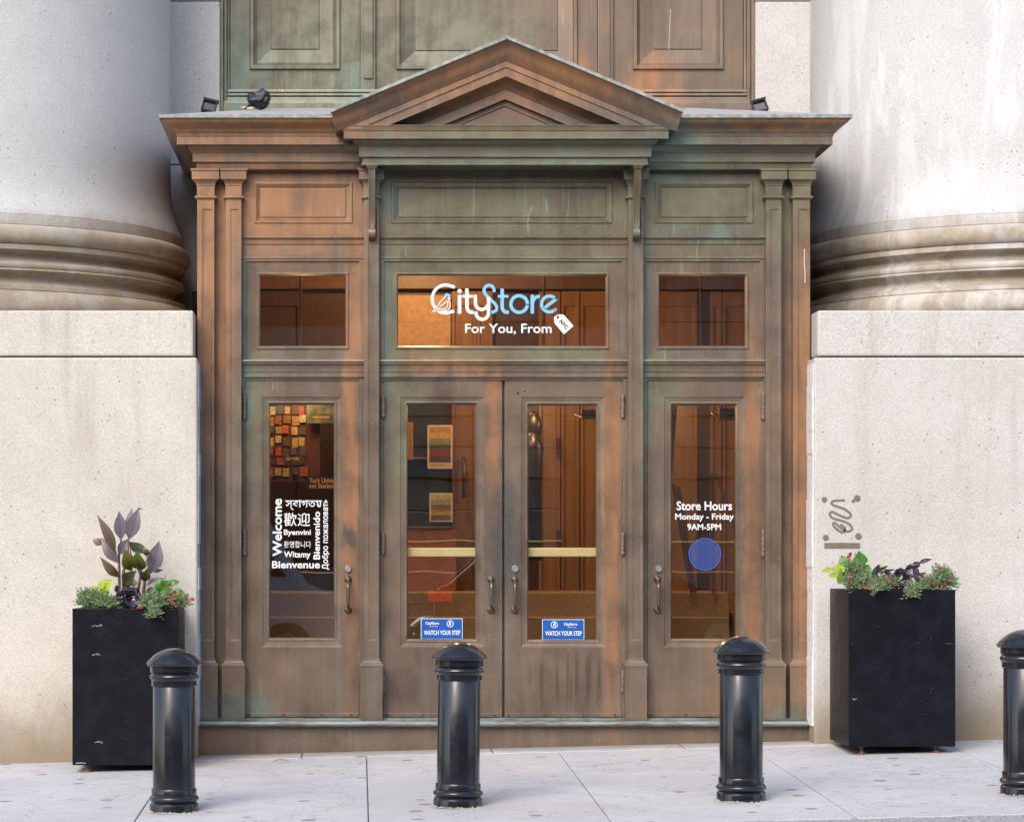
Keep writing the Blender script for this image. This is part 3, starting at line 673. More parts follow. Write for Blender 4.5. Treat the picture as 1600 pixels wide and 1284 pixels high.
# old white paint drips
bm = B(); ribbon(bm, [(X(1257, 0), Z(389)), (X(1256.5, 0), Z(410)), (X(1258, 0), Z(428)), (X(1257.5, 0), Z(442))], .006, -.0015); obj('paint_drip', bm, plain('old_white_drip', (.55, .54, .50), .8), port)
bm = B(); ribbon(bm, [(X(1048, YU), Z(14, YU)), (X(1046.5, YU), Z(50, YU)), (X(1045, YU), Z(78, YU))], .005, YU + .0125); obj('paint_drip', bm, plain('old_cream_drip', (.42, .40, .32), .8), up)

# ------------------------------------------------------------------ doors
YD = .085
doors = [dict(x=(383.5, 561), f=(410, 534), g=(422, 521.5), hinge=381.5, hs=-1, h=((615, 654), (826, 867), (1041, 1082)), pull=544, lock=True, y=(632, 996)),
         dict(x=(599, 784.5), f=(625, 756), g=(637, 743), hinge=598.5, hs=-1, h=((618, 651), (832, 864), (1046, 1080)), pull=768, lock=False, y=(632, 998)),
         dict(x=(788.5, 973), f=(814, 945), g=(826, 932), hinge=973.5, hs=1, h=((618, 652), (833, 866), (1048, 1081)), pull=805, lock=True, y=(633, 999)),
         dict(x=(1012, 1192.5), f=(1038, 1163), g=(1050, 1150), hinge=1193, hs=1, h=((615, 655), (829, 869), (1043, 1085)), pull=1029, lock=True, y=(633, 997.5))]
dlabels = ['left door with white welcome words in many languages', 'left leaf of the centre pair', 'right leaf of the centre pair', 'right door with white store hours']
DO = []
for d, lab in zip(doors, dlabels):
    a, b = d['x']; f1, f2 = d['f']; g1, g2 = d['g']; t, bt = d['y']
    ft, fb = 620, 1010
    bm = B(); ringspx(bm, [(a, b, 594.5, 1119.5, .125), (a, b, 594.5, 1119.5, YD), (f1, f2, ft, fb, YD), (f1 + 1, f2 - 1, ft + 1, fb - 1, YD + .006), (g1 - 4, g2 + 4, t - 5, bt + 5, YD + .010), (g1 - 3.4, g2 + 3.4, t - 4.4, bt + 4.4, YD + .004), (g1 - 2, g2 + 2, t - 2.5, bt + 2.5, YD + .005), (g1, g2, t, bt, YD + .024), (g1, g2, t, bt, YD + .05)], YD, fill=False)
    do = obj('door', bm, br, port, bevel=.0018); do['label'] = lab; DO.append(do)
    bm = B(); box(bm, X(g1, .11) - .004, X(g2, .11) + .004, .116, .122, Z(bt, .11) - .004, Z(t, .11) + .004); obj('pane', bm, M['glass'], do)
    bm = B(); boxpx(bm, a + .8, b - .8, 1113.5, 1119.3, YD - .006, YD + .02); obj('kick_strip', bm, br, do, bevel=.0015)
    for q in (a + 6, (a * 2 + b) / 3, (a + 2 * b) / 3, b - 12):
        bm = B(); bmesh.ops.create_uvsphere(bm, u_segments=8, v_segments=5, radius=.0075, matrix=Matrix.Translation((X(q, YD), YD - .006, Z(1116, YD)))); obj('rust_screw', bm, M['rust_red'], do)
    for (h0, h1) in d['h']:
        bm = B(); hx = X(d['hinge'], .06); prof = []; n = 5; z0, z1 = Z(h1, .06), Z(h0, .06)
        prof = [(0, z0 - .008), (.006, z0 - .006), (.008, z0)]
        for k in range(n):
            za = z0 + (z1 - z0) * k / n; zb2 = z0 + (z1 - z0) * (k + 1) / n; prof += [(.010, za + .001), (.014, za + .002), (.014, zb2 - .002), (.010, zb2 - .001)]
        prof += [(.008, z1), (.006, z1 + .006), (0, z1 + .008)]
        lathe(bm, prof, hx, YD - .018, 12); obj('hinge', bm, M['hinge'], do, auto=35)
    hx = X(d['pull'], .03)
    bm = B(); pts = []; zt, zb2 = Z(905, .03), Z(953, .03)
    for i in range(15):
        u = i / 14; pts.append((hx, YD - .012 - .05 * min(1, math.sin(math.pi * u) * 1.9), zt + (zb2 - zt) * u + .012 * (1 - 2 * u) * 0))
    tube(bm, pts, [.0085 + .003 * math.sin(math.pi * i / 14) for i in range(15)], 10)
    for z in (zt, zb2):
        bmesh.ops.create_uvsphere(bm, u_segments=14, v_segments=8, radius=.026, matrix=Matrix.Translation((hx, YD + .004, z)) @ Matrix.Diagonal((1, .7, 1, 1)))
        bmesh.ops.create_uvsphere(bm, u_segments=12, v_segments=7, radius=.016, matrix=Matrix.Translation((hx, YD - .014, z)) @ Matrix.Diagonal((1, 1, 1, 1)))
    obj('handle', bm, M['handle'], do, smooth=True)
    if d['lock']:
        bm = B(); lathe(bm, [(0, 0), (.017, 0), (.021, .004), (.021, .012), (.024, .016), (.024, .02)], 0, 0, 20)
        bmesh.ops.transform(bm, matrix=Matrix.Translation((X(d['pull'], YD), YD - .018, Z(888.5, YD))) @ Matrix.Rotation(R(-90), 4, 'X'), verts=bm.verts[:])
        lk = obj('lock', bm, M['lock'], do, auto=30)
# door jambs
for (a, b) in ((374, 382.9), (561.6, 571), (590, 598.4), (973.6, 981), (1001, 1011.4), (1193.1, 1199)):
    bm = B(); boxpx(bm, a, b, 592, 1124, YD - .012, .14); obj('door_jamb', bm, br, port, bevel=.003)
bm = B(); boxpx(bm, 374, 1199, 590, 593.8, YD - .008, .14); obj('door_head', bm, br, port)
obj('light_stop_strip', box(B(), X(374), X(1199), .1285, .15, Z(600, .13), Z(580, .13)), br, port)  # unseen strip added to block lamp light leaking above the doors
obj('meeting_stile', box(B(), X(780, .14), X(793, .14), .128, .14, Z(1119, .14), Z(595, .14)), br, DO[1])
# small bolt heads on the right centre leaf
for (a, b, r_) in ((809, 614, .007), (819, 609.5, .009)):
    bm = B(); bmesh.ops.create_uvsphere(bm, u_segments=8, v_segments=5, radius=r_, matrix=Matrix.Translation((X(a, YD), YD, Z(b, YD)))); obj('bolt', bm, M['ink'] if r_ < .008 else M['hinge'], DO[2])
# inner push bars of the centre doors
M['pushbar'] = plain('pale_brass_bar', (.85, .77, .42), .4, 0, .05)
for k in (1, 2):
    g1, g2 = doors[k]['g']; bm = B(); box(bm, X(g1 - 3, .16), X(g2 + 3, .16), .15, .18, Z(869.5, .16), Z(855.5, .16)); obj('push_bar', bm, M['pushbar'], DO[k], bevel=.006)

# ------------------------------------------------------------------ lettering on the glass
YT = .1135; VW = M['vinyl_white']
d0 = DO[0]
for s_, bb, rot, bold in (('Welcome', (426, 440.5, 779, 869), 90, .024), ('স্বাগতম', (445.6, 503, 780.5, 797), 0, .008), ('歡迎', (443.6, 484.5, 801, 822), 0, .004), ('Byenvini', (443.6, 485.7, 827, 838), 0, .022),
        ('환영합니다', (443.6, 486, 845, 855.5), 0, .003), ('Witamy', (443.6, 485.3, 861, 873.5), 0, .018), ('Bienvenue', (425, 500, 876, 887.6), 0, .022), ('Bienvenido', (489.6, 500, 799, 873.6), 90, .020), ('Добро пожаловать', (503, 515, 780, 889.6), 90, .015)):
    text('lettering', s_, bb, YT, VW, d0, bold, rot)
for s_, bb, bold in (('Store Hours', (1057, 1144, 783, 797), .02), ('Monday - Friday', (1055, 1146.5, 802, 814.5), .02), ('9AM-5PM', (1074, 1126.7, 818, 828), .02)):
    text('lettering', s_, bb, YT, VW, DO[3], bold)
# round blue sticker (its code left out)
bm = B(); disc(bm, X(1101.4, YT), Z(865.6, YT), 25.5 / 250, YT, 40, 23.6 / 250); rs = obj('round_sticker', bm, M['disc_blue'], DO[3])
def discmat():
    n = NT('blue_dotted_film'); n.fin(n.mix(n.noise(n.pos(), 70, 3), (.02, .05, .22), (.05, .13, .45)), .5); n.p.inputs['Alpha'].default_value = .55; return n.m
bm = B(); disc(bm, X(1101.4, YT), Z(865.6, YT), 22.4 / 250, YT + .0004, 40); obj('round_sticker', bm, discmat(), DO[3])
# watch-your-step stickers
def sticker(k, x0, x1, y0, y1, icon, logo):
    bm = B(); boxpx(bm, x0 - .8, x1 + .8, y0 - .8, y1, YT, YT + .0006); obj('sticker_border', bm, VW, DO[k])
    bm = B(); boxpx(bm, x0, x1, y0, y1 - .6, YT - .0008, YT); obj('step_sticker', bm, M['sticker_blue'], DO[k]); yy = YT - .0016
    text('lettering', 'WATCH YOUR STEP', (x0 + 4, x1 - 3, y1 - 13.5, y1 - 6.5), yy, VW, DO[k], .016)
    bm = B(); disc(bm, X(icon, yy), Z(y0 + 7.6, yy), 5.4 / 250, yy, 24, 4.5 / 250)
    c = [(-1.4, 3.2), (-.6, 1), (-1.6, -1), (-2.4, -3)], [(-.6, .8), (1, -.8), (.8, -3)], [(-1, 1.6), (1.6, 1.2)]
    for st in c: ribbon(bm, [(X(icon + (p[0] if k == 1 else -p[0]), yy), Z(y0 + 7.6 - p[1], yy)) for p in st], .0046, yy - .0004 - .0002 * c.index(st))
    disc(bm, X(icon - .9 * (1 if k == 1 else -1), yy), Z(y0 + 4.6, yy), .0042, yy - .001)
    obj('step_icon', bm, VW, DO[k])
    text('lettering', 'CityStore', (logo, logo + 21, y0 + 4.5, y0 + 10), yy, VW, DO[k], .02)
    text('lettering', 'For You, From', (logo + 6, logo + 19, y0 + 10.6, y0 + 12.6), yy, VW, DO[k], .01)
sticker(1, 658.5, 722, 966.5, 998, 703.4, 665); sticker(2, 848, 912, 968, 999, 866, 881)
# shop name on the centre transom, drawn stroke by stroke
YS = .1015; tc = TR['C']
def cp(a, b): return (X(560 + a / 3.5556, YS), Z(380 + b / 3.5556, YS))
SU = 1 / 3.5556 / sc(YS)
def arcp(cx, cy, r, a0, a1, n=24, ry=None): return [cp(cx + r * math.cos(R(a0 + (a1 - a0) * i / n)), cy - (ry or r) * math.sin(R(a0 + (a1 - a0) * i / n))) for i in range(n + 1)]
def letter(name, strokes, mat, dots=()):
    bm = B()
    for i, (pts, wd) in enumerate(strokes): ribbon(bm, pts, wd * SU, YS - .0003 * i)
    for (a, b, r_) in dots: disc(bm, *cp(a, b), r_ * SU, YS)
    return obj(name, bm, mat, tc)
letter('lettering', [([cp(535, 247), cp(520, 238)] + arcp(484, 310, 74, 66, 296, 36, 78) + [cp(533, 379)], 17)], VW)
letter('lettering', [([cp(562, 287), cp(562, 392)], 20)], VW, [(562, 266, 12)])
letter('lettering', [([cp(603, 252), cp(603, 350)] + arcp(628, 352, 25, 180, 262, 10, 32) + [cp(640, 383)], 19), ([cp(578, 295), cp(636, 295)], 15)], VW)
letter('lettering', [([cp(650, 287), cp(650, 330)] + arcp(685, 332, 35, 180, 340, 16, 36), 18), ([cp(723, 300), cp(723, 385)] + arcp(688, 386, 35, 0, -190, 18, 37), 18)], VW)
VB = M['vinyl_blue']
letter('lettering', [([cp(753, 272)] + arcp(726, 262, 28, 0, 190, 16, 28) + [cp(704, 282), cp(730, 310), cp(758, 335)] + [cp(769, 355), cp(766, 374), cp(741, 386)], 17)], VB)
letter('lettering', [([cp(799, 252), cp(799, 350)] + arcp(824, 352, 25, 180, 262, 10, 32) + [cp(836, 383)], 19), ([cp(776, 295), cp(834, 295)], 15)], VB)
letter('lettering', [(arcp(893, 338, 46, 0, 352, 40), 18)], VB)
letter('lettering', [([cp(966, 287), cp(966, 391)], 19), ([cp(966, 332)] + arcp(1003, 332, 33, 170, 80, 10, 36), 17)], VB)
letter('lettering', [([cp(1030, 362), cp(1104, 306)] + arcp(1062, 338, 44, 38, 328, 34)[2:], 17)], VB)
text('lettering', 'For You, From', (560 + 593/3.5556, 560 + 1073/3.5556, 380 + 447/3.5556, 380 + 508/3.5556), YS, VW, tc, .012)
bm = B(); poly(bm, [cp(*p) for p in ((1086, 412), (1108, 394), (1141, 398), (1195, 460), (1142, 506), (1089, 444))], YS - .0005); obj('price_tag', bm, VW, tc)
bm = B(); disc(bm, *cp(1108, 413), 7 * SU, YS - .0010); ribbon(bm, smooth_path([cp(*p) for p in ((1108, 410), (1096, 390), (1088, 372), (1094, 360), (1104, 372), (1110, 398), (1109, 412))]), 3 * SU, YS - .0014); obj('tag_string', bm, M['ink'], tc)
text('lettering', 'NYC', (560 + 1113/3.5556, 560 + 1168/3.5556, 380 + 422/3.5556, 380 + 480/3.5556), YS - .0012, M['ink'], tc, .05, -47)
letter('bird_emblem', [(smooth_path([cp(*p) for p in ((410, 380), (430, 362), (452, 330), (470, 310), (482, 296), (492, 288), (504, 296), (500, 312), (508, 328), (510, 350), (496, 370), (470, 376), (440, 372), (425, 378), (410, 380))]), 5),
    (smooth_path([cp(*p) for p in ((452, 352), (470, 340), (492, 322), (496, 344), (482, 362), (456, 366), (446, 358))]), 5), ([cp(468, 376), cp(462, 388)], 4), ([cp(484, 374), cp(488, 386)], 4), ([cp(502, 300), cp(512, 306), cp(502, 310)], 4)], VW)
bm = B(); poly(bm, [cp(*p) for p in ((476, 296), (480, 282), (492, 277), (503, 283), (516, 288), (505, 294))], YS - .0016); obj('bird_cap', bm, VB, tc)

# ------------------------------------------------------------------ inside the entrance
WD = NT('amber_wood'); a_ = WD.noise(WD.scale(WD.pos(), (30, 30, 1.2)), 1, 6, .6); M['wood'] = WD.fin(WD.mix(a_, (.13, .060, .020), (.31, .165, .06)), .35)
M['wood_dark'] = plain('dark_wood', (.06, .03, .015), .4); M['carpet'] = plain('tan_speckled_step', (.27, .18, .085), .9, nscale=160, var=.35, bump=.3)
M['wood_dark2'] = plain('brown_wood_board', (.11, .052, .022), .45); M['glow_plaster'] = plain('lamp_glow_plaster', (.40, .25, .12), .7)
XI = XE - .05
lob = empty('vestibule', (0, 1.9, ZSILL), 'warm lit vestibule with wood panelled back and tan steps behind the glass', 'room')
obj('floor', box(B(), -XI, XI, .3, YW, ZSILL - .3, ZSILL - .02), M['carpet'], lob)
for k in range(5):
    y0 = .34 + .17 * k; z1 = ZSILL - .02 + (Z(925, 1.0) - ZSILL + .02) * (k + 1) / 5; obj('step', box(B(), -XI, X(1140, y0), y0, YW - .1 if k == 4 else y0 + .19, ZSILL - .02, z1), M['carpet'], lob, bevel=.01)
obj('step', box(B(), X(1141, 1.3), XI, 1.2, YW, ZSILL - .02, Z(957, 1.3)), M['carpet'], lob)
YI = 1.9
for (a, b, t, bt, m) in ((300, 470, 150, 1000, 'wood_dark'), (706, 745, 200, 1000, 'wood'), (745, 770, 200, 1000, 'wood'), (842, 876, 200, 1000, 'wood'), (877, 906, 200, 1000, 'wood'), (907, 960, 200, 1000, 'wood'), (961, 1090, 200, 1000, 'wood'), (1110, 1128, 200, 1000, 'wood'), (1129, 1290, 200, 1000, 'wood')):
    bm = B(); p0, p1, q0, q1 = X(a, YI), X(b, YI) - .004, Z(bt, YI), Z(455, YI)
    rings(bm, [(p0, p1, q0, q1, YI + .04), (p0, p1, q0, q1, YI), (p0 + .02, p1 - .02, q0 + .3, q1 - .1, YI), (p0 + .03, p1 - .03, q0 + .31, q1 - .11, YI + .015)]); obj('wood_panel', bm, M[m], lob)
obj('lamp_glow_panel', box(B(), X(590, YI), X(704, YI), YI - .01, YI + .045, Z(620, YI), Z(462, YI)), M['glow_plaster'], lob)  # panel added where the wall glows; the lamp glow is in its colour
for k_, (a, b) in enumerate(((300, 372), (376, 420), (424, 452))): obj('dark_line_board', box(B(), -XI, XI, YI - .05 + .015 * k_, YI + .045, Z(b, YI), Z(a, YI)), M['wood_dark2'], lob, bevel=.006)  # boards added to darken the transom top and imitate reflected lines
obj('back_wall', box(B(), -XI, XI, YI + .05, YI + .1, 0, Z(190, 0)), M['wood_dark'], lob)
for (px_, a, b) in ((725, 715, 775), ):
    bm = B(); tube(bm, [(X(px_, 1.8), 1.86, Z(a, 1.8)), (X(px_, 1.8), 1.82, Z(a + 6, 1.8)), (X(px_, 1.8), 1.82, Z(b - 6, 1.8)), (X(px_, 1.8), 1.86, Z(b, 1.8))], .014, 8); obj('inner_handle', bm, M['handle'], lob, smooth=True)
for (a, b) in ((683, 714), (828, 856)):
    bm = B(); lathe(bm, [(0, Z(b, 1.8)), (.016, Z(b, 1.8)), (.016, Z(a, 1.8)), (0, Z(a, 1.8))], X(874, 1.8), 1.87, 10); obj('inner_hinge', bm, M['wood_dark'], lob)
# door closers
for (a, b, t, bt, k) in ((909, 932, 640, 654, 2), (1124, 1150, 638, 656, 3)):
    bm = B(); boxpx(bm, a, b, t, bt, .2, .26); tube(bm, [(X(a + 4, .2), .22, Z(bt, .2)), (X(a - 6, .2), .4, Z(t + 6, .2)), (X(b - 4, .2), .55, Z(t + 8, .2))], .008, 6); obj('door_closer', bm, M['wood_dark'], DO[k], bevel=.006)
# shelf unit with posters (seen through the left centre door)
sh = empty('poster_shelf', (X(670, 1.6), 1.6, ZSILL + .7), 'dark shelf holding travel posters behind left centre door glass', 'shelf')
obj('back', box(B(), X(560, 1.6), X(700, 1.6), 1.66, 1.7, ZSILL + .6, Z(620, 1.6)), plain('shelf_black', (.018, .017, .016), .5), sh)
for y_ in (714, 822): obj('shelf_board', box(B(), X(560, 1.6), X(704, 1.6), 1.52, 1.66, Z(y_ + 3, 1.55), Z(y_, 1.55)), M['wood'], sh)
obj('apron', box(B(), X(560, 1.6), X(712, 1.6), 1.54, 1.66, ZSILL + .6, Z(826, 1.55)), plain('orange_wood', (.30, .10, .03), .4), sh)
def poster(x0, x1, y0, y1, Y, cols, label, extra=None, name='poster', cat='poster'):
    o = empty(name, (X((x0 + x1) / 2, Y), Y, Z(y1, Y)), label, cat)
    obj('sheet', boxpx(B(), x0, x1, y0, y1, Y, Y + .006), plain('poster_paper', (.62, .52, .36), .6), o)
    n = len(cols); m_ = (x1 - x0) * .07
    for i, c in enumerate(cols):
        obj('print_band', boxpx(B(), x0 + m_, x1 - m_, y0 + m_ + (y1 - y0 - 2*m_ - extra_h(extra)) * i / n, y0 + m_ + (y1 - y0 - 2*m_ - extra_h(extra)) * (i + 1) / n, Y - .002, Y - .0005), plain('print', c, .6, var=.25, nscale=40), o)
    if extra:
        text('lettering', extra, (x0 + m_, x1 - m_, y1 - 7.5, y1 - 2.5), Y - .003, plain('print_red', (.5, .22, .05), .6), o, .03)
    return o
def extra_h(e): return 7 if e else 0
poster(668, 707, 664, 732, 1.5, [(.42, .20, .06), (.50, .30, .08), (.16, .22, .08), (.07, .06, .05), (.18, .02, .02), (.05, .03, .03)], 'vintage style poster with orange sunset and red train on the upper shelf', 'QUEENS-N')
poster(671, 707, 770, 815, 1.5, [(.40, .38, .22), (.30, .26, .14), (.14, .12, .07), (.42, .24, .03), (.12, .10, .07)], 'small poster of city street with yellow taxi on the lower shelf')
poster(637, 645, 660, 718, 1.5, [(.30, .12, .04)], 'narrow orange poster edge at left of the shelf')
# card rack behind the left door
cr = empty('card_rack', (X(450, .8), .8, ZSILL + .7), 'rack of red and gold souvenir cards behind left door glass', 'rack')
obj('board', boxpx(B(), 405, 500, 620, 752, .82, .85), plain('rack_board', (.10, .03, .015), .6), cr)
cards = [(.42, .08, .03), (.40, .22, .05), (.10, .06, .03), (.48, .36, .14), (.25, .10, .04), (.08, .10, .12), (.5, .45, .3)]
for r_ in range(7):
    for c in range(5):
        x0 = 418 + c * 12.5 + random.uniform(-1.5, 1.5); y0 = 634 + r_ * 16 + random.uniform(-2, 2)
        obj('card', boxpx(B(), x0, x0 + random.uniform(8, 12), y0, y0 + random.uniform(11, 15), .80 + random.uniform(-.01, .01), .815), plain('card_print', random.choice(cards), .5, var=.35, nscale=70), cr)
bm = B(); text('lettering', 'NEW YORK', (447, 468, 714, 719), .775, plain('card_text', (.6, .5, .3), .6), cr, .02)
ps = empty('framed_print', (X(505, .7), .7, Z(660, .7)), 'dark print with gold TIMES SQUARE lettering at top of left door glass', 'print')
obj('sheet', boxpx(B(), 479, 530, 622, 661, .7, .71), plain('night_print', (.10, .12, .07), .5, var=.8, nscale=14), ps)
text('lettering', 'TIMES SQUARE', (487, 515, 650, 653.5), .697, plain('gold_print', (.6, .38, .12), .6), ps, .02)
sg_ = empty('station_sign', (X(500, .75), .75, Z(764, .75)), 'black station sign with gold lettering behind left door glass', 'sign')
obj('plate', boxpx(B(), 476, 540, 744, 765, .75, .76), plain('sign_black', (.012, .012, .012), .4), sg_)
gold = plain('gold_letters', (.62, .36, .12), .6)
text('lettering', 'York Unive', (483, 521, 746, 754.5), .747, gold, sg_, .02); text('lettering', 'eet Station', (483, 521, 755, 762.5), .747, gold, sg_, .02)
# easel, jacket on a stand, curtain
ea = empty('folded_easel', (X(1110, 1.0), 1.0, Z(925, 1.0)), 'dark folded easel leaning inside the right door', 'easel')
for (p, q) in (((1052, 755), (1078, 925)), ((1060, 760), (1084, 925)), ((1120, 742), (1150, 840)), ((1112, 740), (1112, 925))):
    obj('leg', tube(B(), [(X(p[0], 1.0), 1.0, Z(p[1], 1.0)), (X(q[0], 1.0), .92, Z(q[1], 1.0))], .012, 6), M['wood_dark'], ea)
cu_ = B(); xs_ = [X(1046 + i * 1.6, .5) for i in range(9)]
top = [cu_.verts.new((x + .0, .5 + .02 * (i % 2), Z(632, .5))) for i, x in enumerate(xs_)]; bot = [cu_.verts.new((X(1046, .5) + (x - X(1046, .5)) * .35, .5 + .012 * (i % 2), Z(745, .5))) for i, x in enumerate(xs_)]
for i in range(8): cu_.faces.new((top[i], top[i+1], bot[i+1], bot[i]))
o = tag(obj('tied_curtain', cu_, plain('beige_cloth', (.45, .32, .16), .8), smooth=True), 'beige cloth hanging at top left of right door glass', 'curtain'); o.modifiers.new('s', 'SOLIDIFY').thickness = .004
jk = B()
bmesh.ops.create_uvsphere(jk, u_segments=14, v_segments=10, radius=.06, matrix=Matrix.Translation((X(833, 1.2), 1.2, Z(668, 1.2))) @ Matrix.Diagonal((1, .8, 1.9, 1)))
lathe(jk, [(0, Z(875, 1.2)), (.07, Z(875, 1.2)), (.06, Z(760, 1.2)), (.075, Z(700, 1.2)), (.04, Z(672, 1.2)), (0, Z(668, 1.2))], X(832, 1.2), 1.2, 14)
tag(obj('draped_stand', jk, plain('black_leather', (.02, .016, .013), .3), smooth=True), 'dark draped display stand at left edge of right centre door', 'stand')
# warm vestibule light: a ceiling lamp, plus low fill lamps added to brighten door level
def lamp(px, py, Y, power, lab):
    t = empty('ceiling_or_fill_lamp', (X(px, Y), Y, Z(py, Y)), lab, 'lamp', 'warm lamps inside the vestibule')
    n = NT('lamp_globe'); n.fin((1, .6, .25), .5, Emission_Color=(1, .52, .18, 1), Emission_Strength=6)
    bm = B(); bmesh.ops.create_uvsphere(bm, u_segments=16, v_segments=10, radius=.07, matrix=Matrix.Translation(t.location)); obj('globe', bm, n.m, t, smooth=True)
    obj('stem', tube(B(), [t.location + Vector((0, 0, .06)), (t.location.x, Y, Z(188, 0))], .008, 6), M['wood_dark'], t)
    l = bpy.data.lights.new('lamp_light', 'POINT'); l.energy = power; l.color = (1, .60, .26); l.shadow_soft_size = .09
    lo = bpy.data.objects.new('lamp_light', l); col.objects.link(lo); lo.location = t.location + Vector((0, -.09, -.09)); lo.parent = t; lo.matrix_parent_inverse = Matrix.Translation(-t.location)
lamp(660, 335, 1.1, 52, 'warm lamp hidden above the centre transom glass'); lamp(1095, 585, .95, 9, 'added fill lamp hidden behind the bar above the right door')
lamp(850, 585, .95, 11, 'added fill lamp hidden behind the bar above the right centre door'); lamp(470, 585, .5, 7, 'added fill lamp hidden behind the bar above the left doors')

# ------------------------------------------------------------------ bollards
def bollard_parts(t):
    k = 1 / 308.
    def z(py): return (1265 - py) * k
    cap = [(0, z(1005.8))] + [(a * k, z(b)) for a, b in ((6, 1006), (12, 1007), (18, 1008.8), (24, 1011.4), (29, 1014.4), (34, 1018.2), (38, 1022), (41, 1025.4), (43.4, 1028.8))]
    cap += [(44.4*k, z(1030)), (44.0*k, z(1031.5)), (42*k, z(1034)), (37*k, z(1035)), (30*k, z(1035))]
    neck = [(30*k, z(1034)), (38*k, z(1035)), (38*k, z(1043.5)), (37*k, z(1044.5)), (36*k, z(1045.5))] + [((36 + 3.2 * math.sin(math.pi * i / 8)) * k, z(1046 + 11 * i / 8)) for i in range(9)] + [(36*k, z(1058)), (36*k, z(1065)), (35.4*k, z(1066)), (33*k, z(1066.5))]
    shaft = [(33*k, z(1066)), (33.5*k, z(1067)), (34*k, z(1230)), (33*k, z(1231))]
    base = [(33*k, z(1228.5)), (35.6*k, z(1229)), (36*k, z(1230)), (36.2*k, z(1238))] + [((35.6 + 4.2 * math.sin(math.pi * i / 8)) * k, z(1239 + 11 * i / 8)) for i in range(9)] + [(36.5*k, z(1251)), (38.5*k, z(1253)), (39.2*k, z(1256)), (39.4*k, z(1275)), (0, z(1275))]
    for nme, pr in (('cap', cap), ('collar', neck), ('shaft', shaft), ('base', base)):
        pr = pr[::-1]; obj(nme, lathe(B(), pr, 0, 0, 40), M['bollard'], t, auto=30, local=True)
    bm = B()
    for i in range(170):
        a = random.uniform(0, 2*math.pi); r_ = .126 + random.uniform(-.002, .012); h = random.uniform(.002, .011) if r_ < .131 else .003
        c, s_ = math.cos(a), math.sin(a); wd = random.uniform(.004, .014)
        v = [bm.verts.new(p) for p in ((c*r_ - s_*wd, s_*r_ + c*wd, -.002), (c*r_ + s_*wd, s_*r_ - c*wd, -.002), (c*r_*.995, s_*r_*.995, h), (c*(r_+.012), s_*(r_+.012), -.003))]
        for f in ((0,1,2),(1,3,2),(3,0,2),(0,3,1)): bm.faces.new([v[q] for q in f])
    obj('foot_dirt', bm, M['footdirt'], t, local=True)
blabs = ['black bollard in front of the left planter', 'black bollard in front of the centre doors', 'black bollard in front of the right door', 'black bollard cut off by the right edge of the picture']
b0 = None
for (px, py), lab in zip(((272, 1266.5), (715.5, 1258.5), (1158, 1249.5), (1602, 1240)), blabs):
    x, y, z = hit(px, py)
    if b0 is None:
        b0 = empty('bollard', (x, y, z), lab, 'bollard', 'black bollards along the sidewalk'); bollard_parts(b0); b = b0
    else:
        b = copy_tree(b0); b.location = (x, y, z); b['label'] = lab
    b.rotation_euler = (0, R(random.uniform(-.2, .8)), random.uniform(0, 6))

# ------------------------------------------------------------------ planters
def planter(x0, x1, yt, yb, YF, dep, lab, foot):
    a, b, zt, zb2 = X(x0, YF), X(x1, YF), Z(yt, YF), Z(yb, YF)
    t = empty('planter', ((a + b) / 2, YF + dep / 2, ground((a + b) / 2, YF)), lab, 'planter', 'square black planters beside the entrance')
    bm = B(); th = .018
    rings(bm, [(0, 0, 0, 0, 0)], fill=False); bm.clear()
    o = [(a, YF), (b, YF), (b, YF + dep), (a, YF + dep)]; i_ = [(a + th, YF + th), (b - th, YF + th), (b - th, YF + dep - th), (a + th, YF + dep - th)]
    vo0 = [bm.verts.new((*p, zb2)) for p in o]; vo1 = [bm.verts.new((*p, zt)) for p in o]; vi1 = [bm.verts.new((*p, zt)) for p in i_]; vi0 = [bm.verts.new((*p, zt - .12)) for p in i_]
    for k in range(4):
        j = (k + 1) % 4; bm.faces.new((vo0[k], vo0[j], vo1[j], vo1[k])); bm.faces.new((vo1[k], vo1[j], vi1[j], vi1[k])); bm.faces.new((vi1[k], vi1[j], vi0[j], vi0[k]))
    bm.faces.new(vo0); obj('box', bm, M['planter'], t, bevel=.004)
    obj('soil', box(B(), a + th, b - th, YF + th, YF + dep - th, zt - .11, zt - .035), plain('potting_soil', (.05, .035, .025), .95, nscale=60, var=.5, bump=.5), t)
    for fx in (a + .085, b - .105):
        for fy in (YF + .05, YF + dep - .07):
            g = ground(fx, fy); obj('foot', lathe(B(), [(0, g), (.026, g), (.026, g + .008), (.012, g + .012), (.009, g + .02), (.009, zb2 - .01), (.02, zb2 - .008), (.02, zb2 + .002), (0, zb2 + .002)], fx, fy, 12), M['rust'], t)
    return t
PL_Y, PR_Y, DEP = -.88, -.94, .62
planter(113, 278, 950.5, 1195, PL_Y, DEP, 'scuffed black planter with tall purple canna, left of the doors', 1208)
planter(1326, 1493, 921, 1166, PR_Y, DEP, 'black planter with low red flowers and dark vine, right of the doors', 1178)
